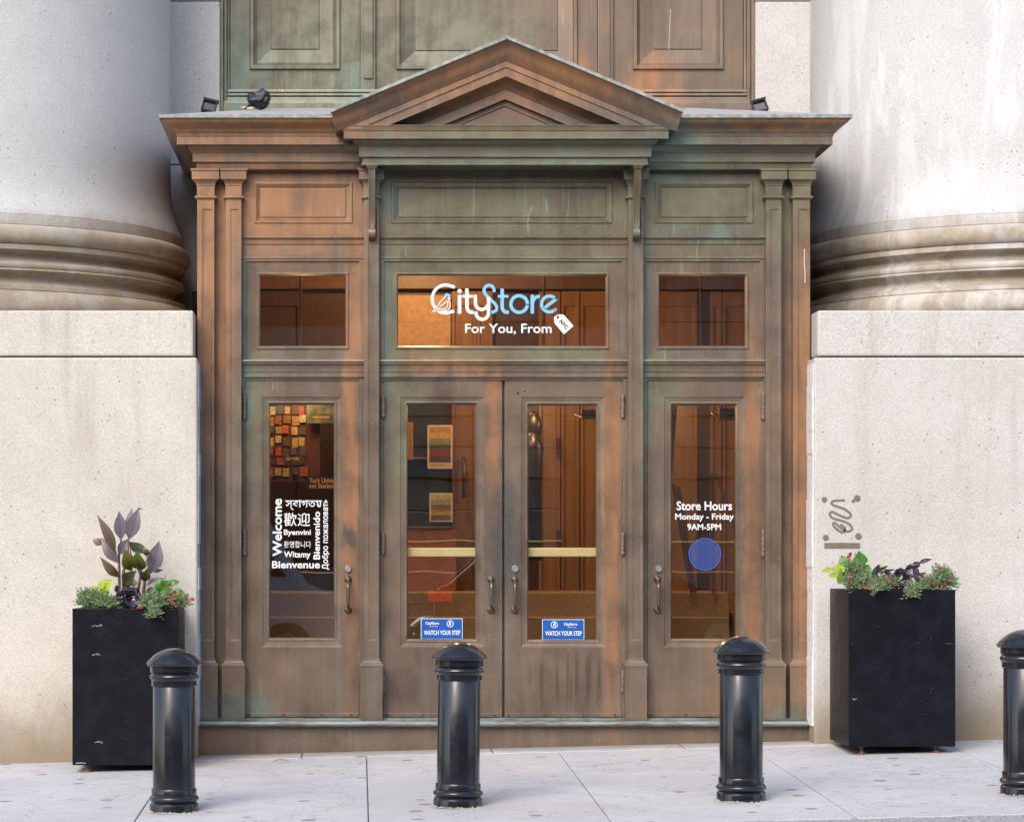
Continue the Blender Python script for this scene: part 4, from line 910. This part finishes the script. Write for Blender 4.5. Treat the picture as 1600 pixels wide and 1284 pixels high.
# scuffs on the left planter front (flat paint scrapes)
for (x0, x1, y0, y1, par) in ((143, 159, 975.5, 978.5, 0), (144, 157, 1020.5, 1023, 0), (148, 161, 1158, 1160, 0), (118, 134, 1191, 1192, 0), (1332, 1339, 1091.5, 1093, 1)):
    pl = [o for o in bpy.data.objects if o.name.startswith('planter')][par]; Yp = (PL_Y if par == 0 else PR_Y) - .0008; bm = B()
    for i in range(int((x1 - x0) / 1.6)):
        xx = x0 + i * 1.6 + random.uniform(-.4, .4); yy = random.uniform(y0, y1); hh = random.uniform(.4, 1.3)
        poly(bm, [(X(xx, Yp), Z(yy + hh, Yp)), (X(xx + 2.4, Yp), Z(yy + hh * .6, Yp)), (X(xx + 2.0, Yp), Z(yy - hh * .5, Yp)), (X(xx + .4, Yp), Z(yy - hh, Yp))], Yp - i * .00005)
    obj('scuff', bm, plain('scraped_paint', (.24, .24, .26), .8), pl)

# ------------------------------------------------------------------ plants
def leafmat(name, c1, c2, rough=.42, trans=.15, vein=None):
    n = NT(name); u = n.n.new('ShaderNodeUVMap').outputs[0]; uv = n.xyz(u)
    a = n.noise(n.pos(), 25, 4); c = n.mix(a, c1, c2)
    wv = n.math('SINE', n.math('MULTIPLY', n.math('ADD', n.math('MULTIPLY', uv[1], 1.0), n.math('MULTIPLY', n.math('ABSOLUTE', n.math('SUBTRACT', uv[0], .5)), -1.1)), 95.0))
    c = n.mix(n.mr(wv, .3, 1, 0, .28), c, vein or tuple(x * .5 for x in c1))
    c = n.mix(n.mr(n.math('ABSOLUTE', n.math('SUBTRACT', uv[0], .5)), .05, .015, 0, .7), c, vein or tuple(x * .6 for x in c1))
    n.fin(c, rough, 0, .5); 
    tr = n.n.new('ShaderNodeBsdfTranslucent'); n.l(c, tr.inputs[0]); mx = n.n.new('ShaderNodeMixShader'); mx.inputs[0].default_value = trans
    n.l(n.p.outputs[0], mx.inputs[1]); n.l(tr.outputs[0], mx.inputs[2]); n.l(mx.outputs[0], n.out.inputs[0]); return n.m
LM = dict(grey=leafmat('canna_purple_grey', (.135, .115, .135), (.20, .185, .215), vein=(.075, .06, .075)), olive=leafmat('canna_olive', (.10, .085, .03), (.19, .14, .075), vein=(.12, .04, .02)),
          green=leafmat('canna_green', (.055, .085, .012), (.14, .16, .02), vein=(.06, .03, .015)), dark=leafmat('canna_dark_green', (.025, .035, .012), (.06, .07, .022)), brown=leafmat('canna_bronze', (.14, .085, .06), (.23, .17, .10), vein=(.09, .04, .03)),
          lime=leafmat('lime_leaf', (.33, .47, .02), (.48, .58, .04), .5, .35, (.42, .55, .10)), begonia=leafmat('begonia_green', (.05, .19, .02), (.13, .34, .06), .35, .3), purple=leafmat('purple_vine', (.020, .014, .028), (.055, .040, .075), .35, .05),
          small=leafmat('trailing_foliage', (.20, .30, .13), (.34, .44, .24), .6, .35))
def leaf_mesh(base, tip, width, normal, bend=.12, fold=.25, nu=4, nv=9, tipx=1.0, wmax=.42, ripple=0):
    """blade from base to tip; normal = facing direction; width in metres"""
    base, tip = Vector(base), Vector(tip); ax = tip - base; L = ax.length; ax.normalize()
    nrm = Vector(normal); nrm = (nrm - ax * nrm.dot(ax)).normalized(); sd = ax.cross(nrm)
    bm = B(); uvl = bm.loops.layers.uv.new('uv'); rows = []
    for j in range(nv + 1):
        t = j / nv
        prof = (math.sin(math.pi * min(1, t / (2 * wmax))) if t < wmax else (math.cos(math.pi / 2 * (t - wmax) / (1 - wmax)) ** 1.15)) if True else 0
        wd = width / 2 * max(prof, .02)
        c = base + ax * L * t + nrm * (math.sin(math.pi * t) * bend * L - t * t * bend * L * .5)
        row = []
        for i in range(nu + 1):
            s_ = (i / nu) * 2 - 1
            row.append((bm.verts.new(c + sd * wd * s_ + nrm * (abs(s_) * fold * wd + ripple * math.sin(t * 14 + s_ * 3) * wd)), i / nu, t))
        rows.append(row)
    for a, b in zip(rows, rows[1:]):
        for i in range(nu):
            q = (a[i], a[i+1], b[i+1], b[i]); f = bm.faces.new([v[0] for v in q])
            for lp_, v in zip(f.loops, q): lp_[uvl].uv = (v[1], v[2])
    return bm
def c5(a, b, Y): x, y = 100 + a / 6.418, 780 + b / 6.418; return Vector((X(x, Y), Y, Z(y, Y)))
YCN = PL_Y + .30
can = empty('canna_plant', c5(680, 1090, YCN), 'tall canna with broad purple grey and green leaves in left planter', 'plant')
canna = [((520, 535), (352, 155), 95, 'brown', -.05, (.3, -1, .1), .1), ((545, 640), (365, 375), 110, 'grey', .02, (-.3, -1, .25), .1), ((380, 455), (283, 402), 75, 'brown', .02, (.2, -1, .3), .1), ((560, 780), (373, 580), 85, 'olive', -.04, (-.5, -1, .4), .15),
    ((572, 405), (556, 118), 118, 'grey', 0, (.15, -1, .1), .03), ((645, 395), (676, 76), 90, 'grey', .03, (-.3, -1, .0), .04), ((655, 400), (752, 82), 125, 'grey', .0, (.1, -1, .1), .06), ((735, 105), (788, 104), 22, 'dark', .0, (0, -1, 1), .3), ((545, 555), (640, 395), 100, 'grey', .03, (.2, -1, .2), .05),
    ((665, 715), (615, 500), 135, 'green', -.03, (.2, -1, .35), .12), ((655, 425), (868, 545), 125, 'dark', -.02, (.1, -.8, .8), -.15), ((800, 470), (862, 590), 60, 'olive', -.03, (.1, -1, .1), -.1), ((775, 710), (748, 520), 150, 'green', -.06, (-.2, -1, .3), .1),
    ((865, 745), (955, 415), 152, 'grey', .02, (.25, -1, .05), .06), ((615, 850), (735, 715), 125, 'dark', -.06, (.3, -1, .5), .1), ((770, 770), (760, 690), 170, 'grey', -.09, (.1, -1, .6), .1), ((800, 820), (850, 690), 95, 'green', -.03, (.3, -1, .3), .1),
    ((825, 870), (1025, 785), 62, 'grey', .0, (0, -.8, .8), .15), ((815, 925), (965, 912), 66, 'dark', -.02, (0, -.9, .5), .1), ((870, 715), (985, 705), 46, 'grey', .06, (0, -1, .6), -.1), ((545, 940), (535, 850), 55, 'grey', -.03, (0, -1, 0), 0), ((640, 890), (630, 800), 80, 'dark', 0, (0, -1, .2), 0), ((700, 880), (690, 790), 70, 'olive', .03, (0, -1, .2), 0)]
for (b_, t_, wd, m_, dy, nr, bd) in canna:
    p, q = c5(*b_, YCN), c5(*t_, YCN); p.y += dy * .5; q.y += dy * 1.6 - .02
    obj('leaf', leaf_mesh(p, q, wd / 6.418 / sc(YCN) * 1.12, nr, bd, .22), LM[m_], can, smooth=True)
stem = plain('canna_stem', (.15, .075, .055), .5)
for pts, r_ in ((((560, 1090), (555, 800), (552, 560), (575, 400)), .009), (((600, 1090), (590, 760), (640, 540), (648, 390)), .009), (((730, 1090), (745, 900), (765, 780), (775, 700)), .010), (((800, 1090), (800, 900), (815, 800), (865, 730)), .010), (((610, 1090), (640, 900), (680, 700), (660, 420)), .008)):
    obj('stem', tube(B(), [c5(*p, YCN + .02) for p in pts], [r_, r_, r_ * .8, r_ * .6], 7), stem, can, smooth=True)
def bushy(name, lab, cat, mat, areas, n, size, YF, conv, part='foliage', base=None, grp=None):
    """fine foliage: many small leaves on sprigs spread through mounded volumes"""
    t = empty(name, base, lab, cat, grp); bm = B(); uvl = bm.loops.layers.uv.new('uv')
    tot = sum(a[2] * a[3] for a in areas)
    for (cx, cy, rx, ry, dep) in areas:
        for k in range(int(n * rx * ry / tot)):
            u, v, w_ = random.gauss(0, .42), random.gauss(0, .42), random.gauss(0, .42)
            if u*u + v*v > 1: continue
            c = conv(cx + u * rx, cy + v * ry, YF + dep + w_ * .10)
            d0_ = Vector((random.uniform(-1, 1), random.uniform(-1, .4), random.uniform(-.2, 1))).normalized()
            for q in range(4):
                d = (d0_ + Vector((random.uniform(-.8, .8), random.uniform(-.8, .8), random.uniform(-.5, .8)))).normalized(); s_ = d.cross(Vector((random.uniform(-1, 1), random.uniform(-1, 1), random.uniform(-1, 1)))).normalized()
                L = size * random.uniform(.6, 1.3); p = c + d0_ * size * .6 * q
                vs_ = [bm.verts.new(x) for x in (p, p + d * L * .5 + s_ * L * .19, p + d * L, p + d * L * .5 - s_ * L * .19)]
                f = bm.faces.new(vs_)
                for lp_, uv in zip(f.loops, ((.5, 0), (1, .5), (.5, 1), (0, .5))): lp_[uvl].uv = uv
    o = obj(part, bm, mat, t); o['kind'] = 'stuff'
    return t
def flowermat(c):
    n = NT('red_petals'); return n.fin(n.mix(n.noise(n.pos(), 90, 3), c, tuple(x * .6 for x in c)), .5)
M['red'] = flowermat((.42, .008, .012)); M['coral'] = flowermat((.65, .06, .04)); M['yellow_eye'] = plain('flower_eye', (.25, .06, .01), .6)
def flower(parent, p, r_, mat=None):
    bm = B(); a = random.uniform(0, 6); tilt = Matrix.Rotation(random.uniform(-.6, .6), 4, 'Z') @ Matrix.Rotation(R(90) + random.uniform(-.5, .35), 4, 'X')
    c = bm.verts.new((0, 0, -r_ * .5)); ring = []
    for i in range(20):
        an = a + 2 * math.pi * i / 20; rad = r_ * (.88 + .12 * math.cos(5 * an)); ring.append(bm.verts.new((rad * math.cos(an), rad * math.sin(an), random.uniform(-.08, .08) * r_)))
    mid = [bm.verts.new((v.co.x * .35, v.co.y * .35, -r_ * .22)) for v in ring]
    for i in range(20):
        j = (i + 1) % 20; bm.faces.new((mid[i], ring[i], ring[j], mid[j])); bm.faces.new((c, mid[i], mid[j]))
    bmesh.ops.transform(bm, matrix=Matrix.Translation(p) @ tilt, verts=bm.verts[:])
    return obj('flower', bm, mat or M['red'], parent, smooth=True)
yl = PL_Y
tr1 = bushy('trailing_flower_plant', 'grey green trailing plant with small red flowers, left end of left planter', 'plant', LM['small'], [(300, 1040, 150, 70, .1), (260, 1000, 110, 60, .12), (450, 1055, 100, 45, .08)], 1000, .023, yl, c5, base=c5(300, 1095, yl + .1), grp='trailing red flowers')
for a, b in ((205, 970), (388, 1020), (507, 997)): flower(tr1, c5(a, b, yl + .03), .011)
tr2 = bushy('trailing_flower_plant', 'grey green trailing plant with red flowers and hanging sprig, right end of left planter', 'plant', LM['small'], [(900, 1030, 130, 65, .06), (1050, 1040, 150, 55, .1), (1180, 1040, 70, 40, .1), (905, 1130, 28, 70, -.03)], 1300, .023, yl, c5, base=c5(950, 1095, yl + .1), grp='trailing red flowers')
for a, b in ((1067, 960), (1117, 933), (1100, 990), (1087, 1043), (1075, 1018), (1230, 1010), (1293, 1005), (775, 1080)): flower(tr2, c5(a, b, yl - .01), .012)
bm = B(); tube(bm, [c5(1150, 1060, yl + .06), c5(1230, 1030, yl + .04), c5(1293, 1008, yl)], .002, 5); obj('stem', bm, LM['small'], tr2)
def leafy(name, lab, mat, base, leaves, conv, YF, grp=None, ripple=0, stemc=(.08, .12, .03), fold=.2, part='leaf'):
    t = empty(name, base, lab, 'plant', grp); st = plain(name + '_stem', stemc, .6)
    for (b_, t_, wd, dy, k) in leaves:
        p, q = conv(*b_, YF), conv(*t_, YF); p.y += dy * .4; q.y += dy
        nr = (random.uniform(-.3, .3), -1, random.uniform(.1, .7))
        obj('leaf', leaf_mesh(p, p + (q - p) * 1.12, wd / k / sc(YF) * (1.8 if 'purple' in name else 1.35), nr, random.uniform(-.05, .18), fold, wmax=.36, ripple=ripple), mat, t, smooth=True)
        bm = B(); mid_ = (p + Vector(base)) / 2 + Vector((0, 0, .02)); tube(bm, [Vector(base) + Vector((random.uniform(-.02, .02), 0, -.03)), mid_, p], .0022, 5); obj('stem', bm, st, t)
    return t
leafy('lime_vine', 'lime yellow leafy vine in left planter', LM['lime'], c5(390, 1080, yl + .15), [((340, 900), (470, 805), 60, .0, 6.4), ((400, 900), (480, 845), 70, -.03, 6.4), ((320, 960), (295, 865), 55, 0, 6.4), ((360, 990), (310, 920), 70, -.03, 6.4), ((390, 980), (420, 880), 70, .02, 6.4), ((430, 960), (395, 900), 50, -.02, 6.4), ((330, 1000), (360, 930), 60, -.04, 6.4)], c5, yl + .15, 'lime vines')
leafy('purple_vine', 'dark purple leafy vine at foot of the canna', LM['purple'], c5(640, 1090, yl + .1), [((600, 960), (560, 900), 70, 0, 6.4), ((640, 950), (620, 880), 80, -.02, 6.4), ((690, 960), (730, 890), 85, -.02, 6.4), ((580, 1010), (510, 1030), 60, -.04, 6.4), ((620, 1010), (560, 1075), 70, -.05, 6.4), ((680, 1010), (690, 1085), 80, -.06, 6.4), ((710, 980), (795, 985), 55, -.03, 6.4), ((650, 990), (640, 930), 90, -.05, 6.4), ((700, 1040), (760, 1080), 60, -.05, 6.4), ((600, 1050), (620, 980), 80, -.06, 6.4), ((560, 980), (540, 930), 60, -.03, 6.4), ((640, 1060), (600, 1010), 90, -.06, 6.4), ((740, 940), (700, 900), 60, -.02, 6.4)], c5, yl + .12, 'purple vines', .10, (.04, .02, .04), .4)
bg1 = leafy('begonia', 'glossy green begonia with red blooms at right of left planter', LM['begonia'], c5(1030, 1080, yl + .2), [((985, 905), (955, 805), 95, 0, 6.4), ((1000, 880), (1050, 820), 90, -.02, 6.4), ((1050, 850), (1150, 825), 55, 0, 6.4), ((1010, 990), (1080, 900), 110, -.03, 6.4), ((930, 960), (845, 960), 70, 0, 6.4), ((1080, 930), (1215, 965), 75, 0, 6.4), ((960, 930), (920, 870), 70, .03, 6.4), ((940, 990), (870, 930), 80, -.03, 6.4), ((1060, 1000), (1130, 960), 80, -.03, 6.4), ((1000, 1010), (960, 960), 80, -.02, 6.4)], c5, yl + .2, 'begonias')
for a, b in ((1075, 865), (1052, 858)): flower(bg1, c5(a, b, yl + .14), .010)
def c6(a, b, Y): x, y = 1270 + a / 6.667, 850 + b / 6.667; return Vector((X(x, Y), Y, Z(y, Y)))
yr = PR_Y
t3 = bushy('trailing_flower_plant', 'grey green trailing plant with red flowers, left half of right planter', 'plant', LM['small'], [(450, 400, 150, 100, .1), (430, 260, 70, 80, .14), (680, 430, 120, 60, .06), (790, 420, 110, 50, .08), (650, 490, 40, 30, -.02)], 1250, .021, yr, c6, base=c6(560, 480, yr + .1), grp='trailing red flowers')
for a, b in ((402, 327), (568, 322), (382, 400), (500, 447), (585, 457), (552, 456), (655, 497), (732, 402), (797, 362), (862, 425)): flower(t3, c6(a, b, yr - .015), random.uniform(.008, .0125))
t4 = bushy('trailing_flower_plant', 'grey green trailing plant with red flowers, right end of right planter', 'plant', LM['small'], [(1290, 410, 140, 60, .08), (1350, 330, 75, 70, .12), (1190, 430, 70, 45, .06), (1430, 420, 60, 36, .1), (1020, 525, 50, 34, -.03), (1045, 465, 26, 50, -.01)], 1050, .021, yr, c6, base=c6(1280, 480, yr + .1), grp='trailing red flowers')
for a, b in ((1333, 262), (1150, 347), (1230, 392), (1270, 370), (1370, 408), (1343, 432), (1425, 365), (950, 530)): flower(t4, c6(a, b, yr - .01), random.uniform(.008, .0125))
b2 = leafy('begonia', 'green begonia with coral red blooms at left of right planter', LM['begonia'], c6(420, 470, yr + .2), [((385, 150), (268, 212), 95, 0, 6.67), ((420, 150), (545, 245), 10, 0, 6.67), ((500, 240), (480, 85), 125, 0, 6.67), ((350, 250), (345, 170), 60, .02, 6.67), ((540, 290), (590, 220), 90, .02, 6.67), ((450, 350), (420, 280), 90, -.04, 6.67), ((520, 330), (470, 260), 90, -.02, 6.67), ((560, 340), (620, 290), 70, 0, 6.67), ((360, 330), (300, 260), 70, 0, 6.67), ((470, 410), (440, 330), 80, -.05, 6.67)], c6, yr + .2, 'begonias')
for a, b, r_ in ((392, 105, .014), (372, 135, .013), (302, 128, .008), (385, 120, .012)): flower(b2, c6(a, b, yr + .14), r_, M['coral'])
leafy('lime_vine', 'lime yellow leafy vine at left edge of right planter', LM['lime'], c6(400, 450, yr + .16), [((200, 260), (95, 285), 42, 0, 6.67), ((240, 270), (235, 225), 55, .02, 6.67), ((250, 310), (165, 330), 50, -.02, 6.67), ((270, 280), (320, 225), 75, 0, 6.67), ((290, 330), (235, 285), 80, -.03, 6.67), ((300, 390), (240, 340), 80, -.03, 6.67), ((310, 400), (350, 330), 80, -.05, 6.67), ((380, 300), (450, 250), 80, .05, 6.67)], c6, yr + .14, 'lime vines')
leafy('purple_vine', 'large dark purple ruffled vine in right planter', LM['purple'], c6(900, 480, yr + .12), [((690, 290), (630, 270), 75, 0, 6.67), ((720, 280), (700, 250), 90, 0, 6.67), ((770, 300), (760, 265), 90, 0, 6.67), ((660, 330), (605, 330), 80, -.02, 6.67), ((700, 350), (650, 370), 80, -.03, 6.67), ((790, 350), (830, 310), 90, 0, 6.67), ((760, 360), (800, 400), 80, -.02, 6.67), ((880, 330), (850, 290), 85, 0, 6.67), ((910, 310), (915, 250), 85, 0, 6.67), ((950, 330), (970, 270), 90, 0, 6.67), ((900, 390), (840, 370), 85, -.03, 6.67), ((960, 390), (1010, 350), 100, -.03, 6.67), ((1000, 270), (985, 225), 60, 0, 6.67), ((1030, 250), (1020, 205), 70, 0, 6.67), ((1060, 240), (1110, 190), 45, 0, 6.67), ((1100, 200), (1222, 158), 26, -.02, 6.67), ((1050, 290), (1095, 260), 80, 0, 6.67), ((1040, 340), (1110, 320), 90, -.02, 6.67), ((1070, 390), (1140, 360), 90, -.03, 6.67), ((930, 430), (880, 400), 90, -.05, 6.67), ((990, 430), (960, 470), 90, -.05, 6.67), ((1040, 420), (1080, 450), 90, -.05, 6.67), ((940, 440), (930, 475), 80, -.05, 6.67), ((1100, 300), (1120, 350), 70, 0, 6.67)], c6, yr + .12, 'purple vines', .10, (.04, .02, .04), .4)
leafy('lime_vine', 'few lime leaves between the purple vines in right planter', LM['lime'], c6(800, 470, yr + .16), [((690, 250), (690, 210), 50, 0, 6.67), ((740, 270), (775, 268), 36, 0, 6.67), ((850, 340), (915, 310), 60, -.04, 6.67), ((720, 310), (700, 285), 40, -.03, 6.67), ((1010, 450), (1015, 425), 40, -.12, 6.67)], c6, yr + .16, 'lime vines')

# ------------------------------------------------------------------ on the roof: pigeon and two floodlights
YPG = 1.2
def pg(a, b, dy=0): return Vector((X(360 + a / 16, YPG), YPG + dy, Z(120 + b / 16, YPG)))
bm = B(); k = 1 / 16 / sc(YPG)
def ell(c, rx, rz, ry, ang=0): bmesh.ops.create_uvsphere(bm, u_segments=20, v_segments=14, radius=1, matrix=Matrix.Translation(c) @ Matrix.Rotation(R(ang), 4, 'Y') @ Matrix.Diagonal((rx * k, ry * k, rz * k, 1)))
ell(pg(760, 600), 225, 235, 190, 20); ell(pg(840, 520), 170, 185, 180, 0); ell(pg(640, 560), 220, 150, 170, -15); ell(pg(510, 490), 95, 110, 95, 0); ell(pg(470, 560), 60, 70, 60); ell(pg(520, 700), 130, 50, 80, -35); ell(pg(400, 770), 110, 24, 60, -38)
pgm = NT('pigeon_plumage'); PP = pgm.pos(); cc = pgm.mix(pgm.noise(pgm.scale(PP, (1, 1, 1.6)), 70, 5, .7), (.003, .003, .005), (.014, .016, .028)); pgm.bump(pgm.noise(PP, 90, 4, .7), .6, .01)
pigeon_mesh_obj = None
pe = empty('pigeon', pg(720, 880), 'dark pigeon preening on the entrance roof at left', 'bird')
po = obj('body', bm, pgm.fin(cc, .5), pe, smooth=True)
rm = po.modifiers.new('r', 'REMESH'); rm.mode = 'VOXEL'; rm.voxel_size = .006; rm.use_smooth_shade = True
sm = po.modifiers.new('s', 'SMOOTH'); sm.factor = .6; sm.iterations = 6
for i, (a, b, c, d, wd) in enumerate(((900, 430, 620, 520, 170), (860, 520, 560, 600, 170), (760, 470, 590, 430, 120), (720, 580, 440, 610, 90), (940, 560, 760, 640, 150), (880, 380, 700, 380, 110))):
    obj('feather', leaf_mesh(pg(a, b, -.075), pg(c, d, -.07 + .004 * i), wd * k, (0, -1, .35), .04, -.25), plain('feather_blue_black', (.012, .014, .028), .5, var=.5, nscale=60), pe, smooth=True)
obj('tail_feather', leaf_mesh(pg(560, 770, .03), pg(225, 735, .04), 55 * k, (0, -1, .2), 0, .1), plain('feather_white', (.55, .52, .42), .6), pe); obj('tail_feather', leaf_mesh(pg(590, 795, -.02), pg(395, 795, -.02), 55 * k, (0, -1, .2), 0, .1), plain('feather_cream', (.55, .50, .32), .6), pe)
pink = plain('pigeon_leg', (.35, .06, .05), .6)
for dy in (-.015, .02):
    bm = B(); tube(bm, [pg(690, 800, dy), pg(735, 880, dy)], .004, 6); tube(bm, [pg(735, 880, dy), pg(820, 892, dy - .01)], .003, 5); tube(bm, [pg(735, 880, dy), pg(680, 885, dy - .01)], .003, 5); obj('leg', bm, pink, pe)
for (px, py, sgn, lab) in ((327, 166, 1, 'dark floodlight box tilted on the roof, left end'), (1187, 166, -1, 'dark floodlight box tilted on the roof, right end')):
    Yf = 1.5; t = empty('floodlight', (X(px, Yf), Yf, Z(178, Yf)), lab, 'floodlight', 'floodlights on the entrance roof')
    mt = Matrix.Translation((X(px, Yf), Yf, Z(py + 3, Yf))) @ Matrix.Diagonal((.78, .78, .78, 1)) @ Matrix.Rotation(R(14 * sgn), 4, 'Y') @ Matrix.Rotation(R(-25), 4, 'X')
    bm = B(); rings(bm, [(-.055, .055, -.055, .05, .06), (-.065, .065, -.06, .055, -.05), (-.055, .055, -.05, .045, -.05), (-.05, .05, -.045, .04, -.02)]); bmesh.ops.transform(bm, matrix=mt, verts=bm.verts[:]); obj('housing', bm, plain('floodlight_black', (.02, .02, .022), .4), t, bevel=.003)
    bm = B(); box(bm, -.049, .049, -.024, -.021, -.044, .039); bmesh.ops.transform(bm, matrix=mt, verts=bm.verts[:]); obj('lens', bm, M['glass'], t)
    bm = B(); box(bm, -.01, .01, -.01, .01, -.14, -.055); bmesh.ops.transform(bm, matrix=mt, verts=bm.verts[:]); obj('mount', bm, M['rust'], t)
    bm = B(); box(bm, -.07, .07, -.06, .0, .056, .062); bmesh.ops.transform(bm, matrix=mt, verts=bm.verts[:]); obj('hood', bm, plain('hood_grey', (.12, .12, .13), .5), t)

# ------------------------------------------------------------------ fallen leaves on the sidewalk
dry = plain('dry_leaf', (.22, .13, .07), .8)
for (px, py, lab, l_) in ((1266, 1154, 'small dry leaf at right end of the entrance base', .045), (440, 1191, 'thin dry twig like leaf on the sidewalk before the left door', .12)):
    x, y, z = hit(px, py); o = obj('dry_leaf', leaf_mesh((x - l_ / 2, y, z + .006), (x + l_ / 2, y + .01, z + .010), .026 if l_ < .1 else .014, (0, -.3, 1), .1, .3), dry); tag(o, lab, 'leaf'); o.modifiers.new('s', 'SOLIDIFY').thickness = .0015

# ------------------------------------------------------------------ across the street (seen mirrored in the glass)
ob = empty('opposite_building', (0, -34, -.9), 'stone building across the street, mirrored in the door glass', 'building')
st_ = plain('opposite_stone', (.40, .36, .31), .85, var=.2, nscale=3); dk = plain('opposite_window', (.03, .035, .04), .1)
bm = B()
for k in range(20): box(bm, -40, 40, -36, -34 + (.10 if k % 2 else 0), -1.5 + k * .6, -1.5 + k * .6 + .56)
obj('wall', bm, st_, ob)
for k in range(12):
    for r_ in range(2): obj('window', box(B(), -33 + k * 6, -31 + k * 6, -34.2, -33.86, 1 + r_ * 4.6, 3.8 + r_ * 4.6), dk, ob)

# parked cars across the street, mirrored faintly in the door glass
def car(x0, Y, paint, lab, tall):
    """car of 4.6 m with its left end at x0, side on to the entrance"""
    zr_ = GX * (x0 + 2.3) + zr0; t = empty('parked_car', (x0 + 2.3, Y, zr_), lab, 'car', 'cars parked across the street'); W = .88
    side = [(0, .42), (.04, .62), (.02, .88), (.10, 1.0), (.9, 1.03 if not tall else 1.08), (3.4, 1.0), (4.35, .86), (4.56, .72), (4.6, .42), (4.45, .26), (.12, .26)]
    def prism(name, pts, w0, w1, mat, zs, par, bev):
        bm = B(); rows_ = []
        for q in (-1, 1):
            rows_.append([bm.verts.new((x0 + a, Y + q * (w0 + (w1 - w0) * (b - zs[0]) / (zs[1] - zs[0])), zr_ + b)) for a, b in pts])
        n = len(pts)
        for i in range(n): j = (i + 1) % n; bm.faces.new((rows_[0][i], rows_[0][j], rows_[1][j], rows_[1][i]))
        bm.faces.new(rows_[0]); bm.faces.new(rows_[1])
        return obj(name, bm, mat, par, bevel=bev, auto=40)
    if tall: side = [(0, .42), (.02, .88), (.05, 1.95), (.2, 2.2), (3.1, 2.2), (3.45, 2.0), (4.0, 1.15), (4.54, .92), (4.6, .42), (4.45, .26), (.12, .26)]
    body = prism('body', side, W, W - .06, paint, (.26, 2.2 if tall else 1.08), t, .07)
    h = 1.68 if tall else 1.45
    if tall: prism('side_window', [(2.5, 1.25), (2.5, 1.9), (3.3, 1.9), (3.75, 1.25)], W + .004, W + .003, M['car_glass'], (1, 2), t, .01)
    else: prism('cabin_glass', [(.25, 1.0), (.75, h - .06), (2.6, h - .05), (3.45, 1.0)], W - .07, W - .24, M['car_glass'], (1.0, h), t, .04)
    if not tall: prism('roof', [(.70, h - .07), (.80, h), (2.5, h), (2.66, h - .07)], W - .22, W - .26, paint, (h - .07, h), t, .02)
    for a in (() if tall else (.25, 1.55, 2.55, 3.38)):
        for q in (-1, 1):
            b = (a + .45 if a < 1 else a) if a < 3 else a - .8
            obj('pillar', tube(B(), [(x0 + a, Y + q * (W - .075), zr_ + 1.0), (x0 + b, Y + q * (W - .235), zr_ + h - .04)], .035, 6), paint, t)
    for a in (.85, 3.75):
        for q in (-1, 1):
            bm = B(); lathe(bm, [(.19, -.1), (.30, -.11), (.33, -.08), (.33, .08), (.30, .11), (.19, .1)], 0, 0, 28); mt = Matrix.Translation((x0 + a, Y + q * (W - .08), zr_ + .33)) @ Matrix.Rotation(R(90), 4, 'X'); bmesh.ops.transform(bm, matrix=mt, verts=bm.verts[:]); wh = obj('wheel', bm, M['tyre'], t, auto=35)
            bm = B(); lathe(bm, [(0, -.05), (.05, -.07), (.19, -.09), (.20, 0), (.19, .09), (.05, .07), (0, .05)], 0, 0, 20); bmesh.ops.transform(bm, matrix=mt, verts=bm.verts[:]); obj('rim', bm, M['lock'], wh, auto=30)
    for q in (-1, 1):
        obj('tail_light', box(B(), x0 - .015, x0 + .28, Y + q * .72 - .12, Y + q * .72 + .13, zr_ + .78, zr_ + .92), M['tail'], t, bevel=.02)
        obj('headlight', box(B(), x0 + 4.3, x0 + 4.57, Y + q * .68 - .14, Y + q * .68 + .14, zr_ + .64, zr_ + .76), M['lock'], t, bevel=.02)
M['tyre'] = plain('tyre_rubber', (.02, .02, .02), .8); M['car_glass'] = plain('car_window', (.012, .014, .016), .05, var=0, bump=0)
n = NT('tail_lamp_red'); M['tail'] = n.fin((.5, .01, .01), .2, Emission_Color=(1, .03, .02, 1), Emission_Strength=.7)
car(.05, -18.6, plain('red_car_paint', (.20, .012, .012), .15, var=.05, bump=0), 'red sedan across the street, mirrored in the centre doors', False)
car(-5.6, -18.6, plain('silver_van_paint', (.70, .74, .80), .2, var=.05, bump=0), 'silver van across the street, mirrored in the left door', True)
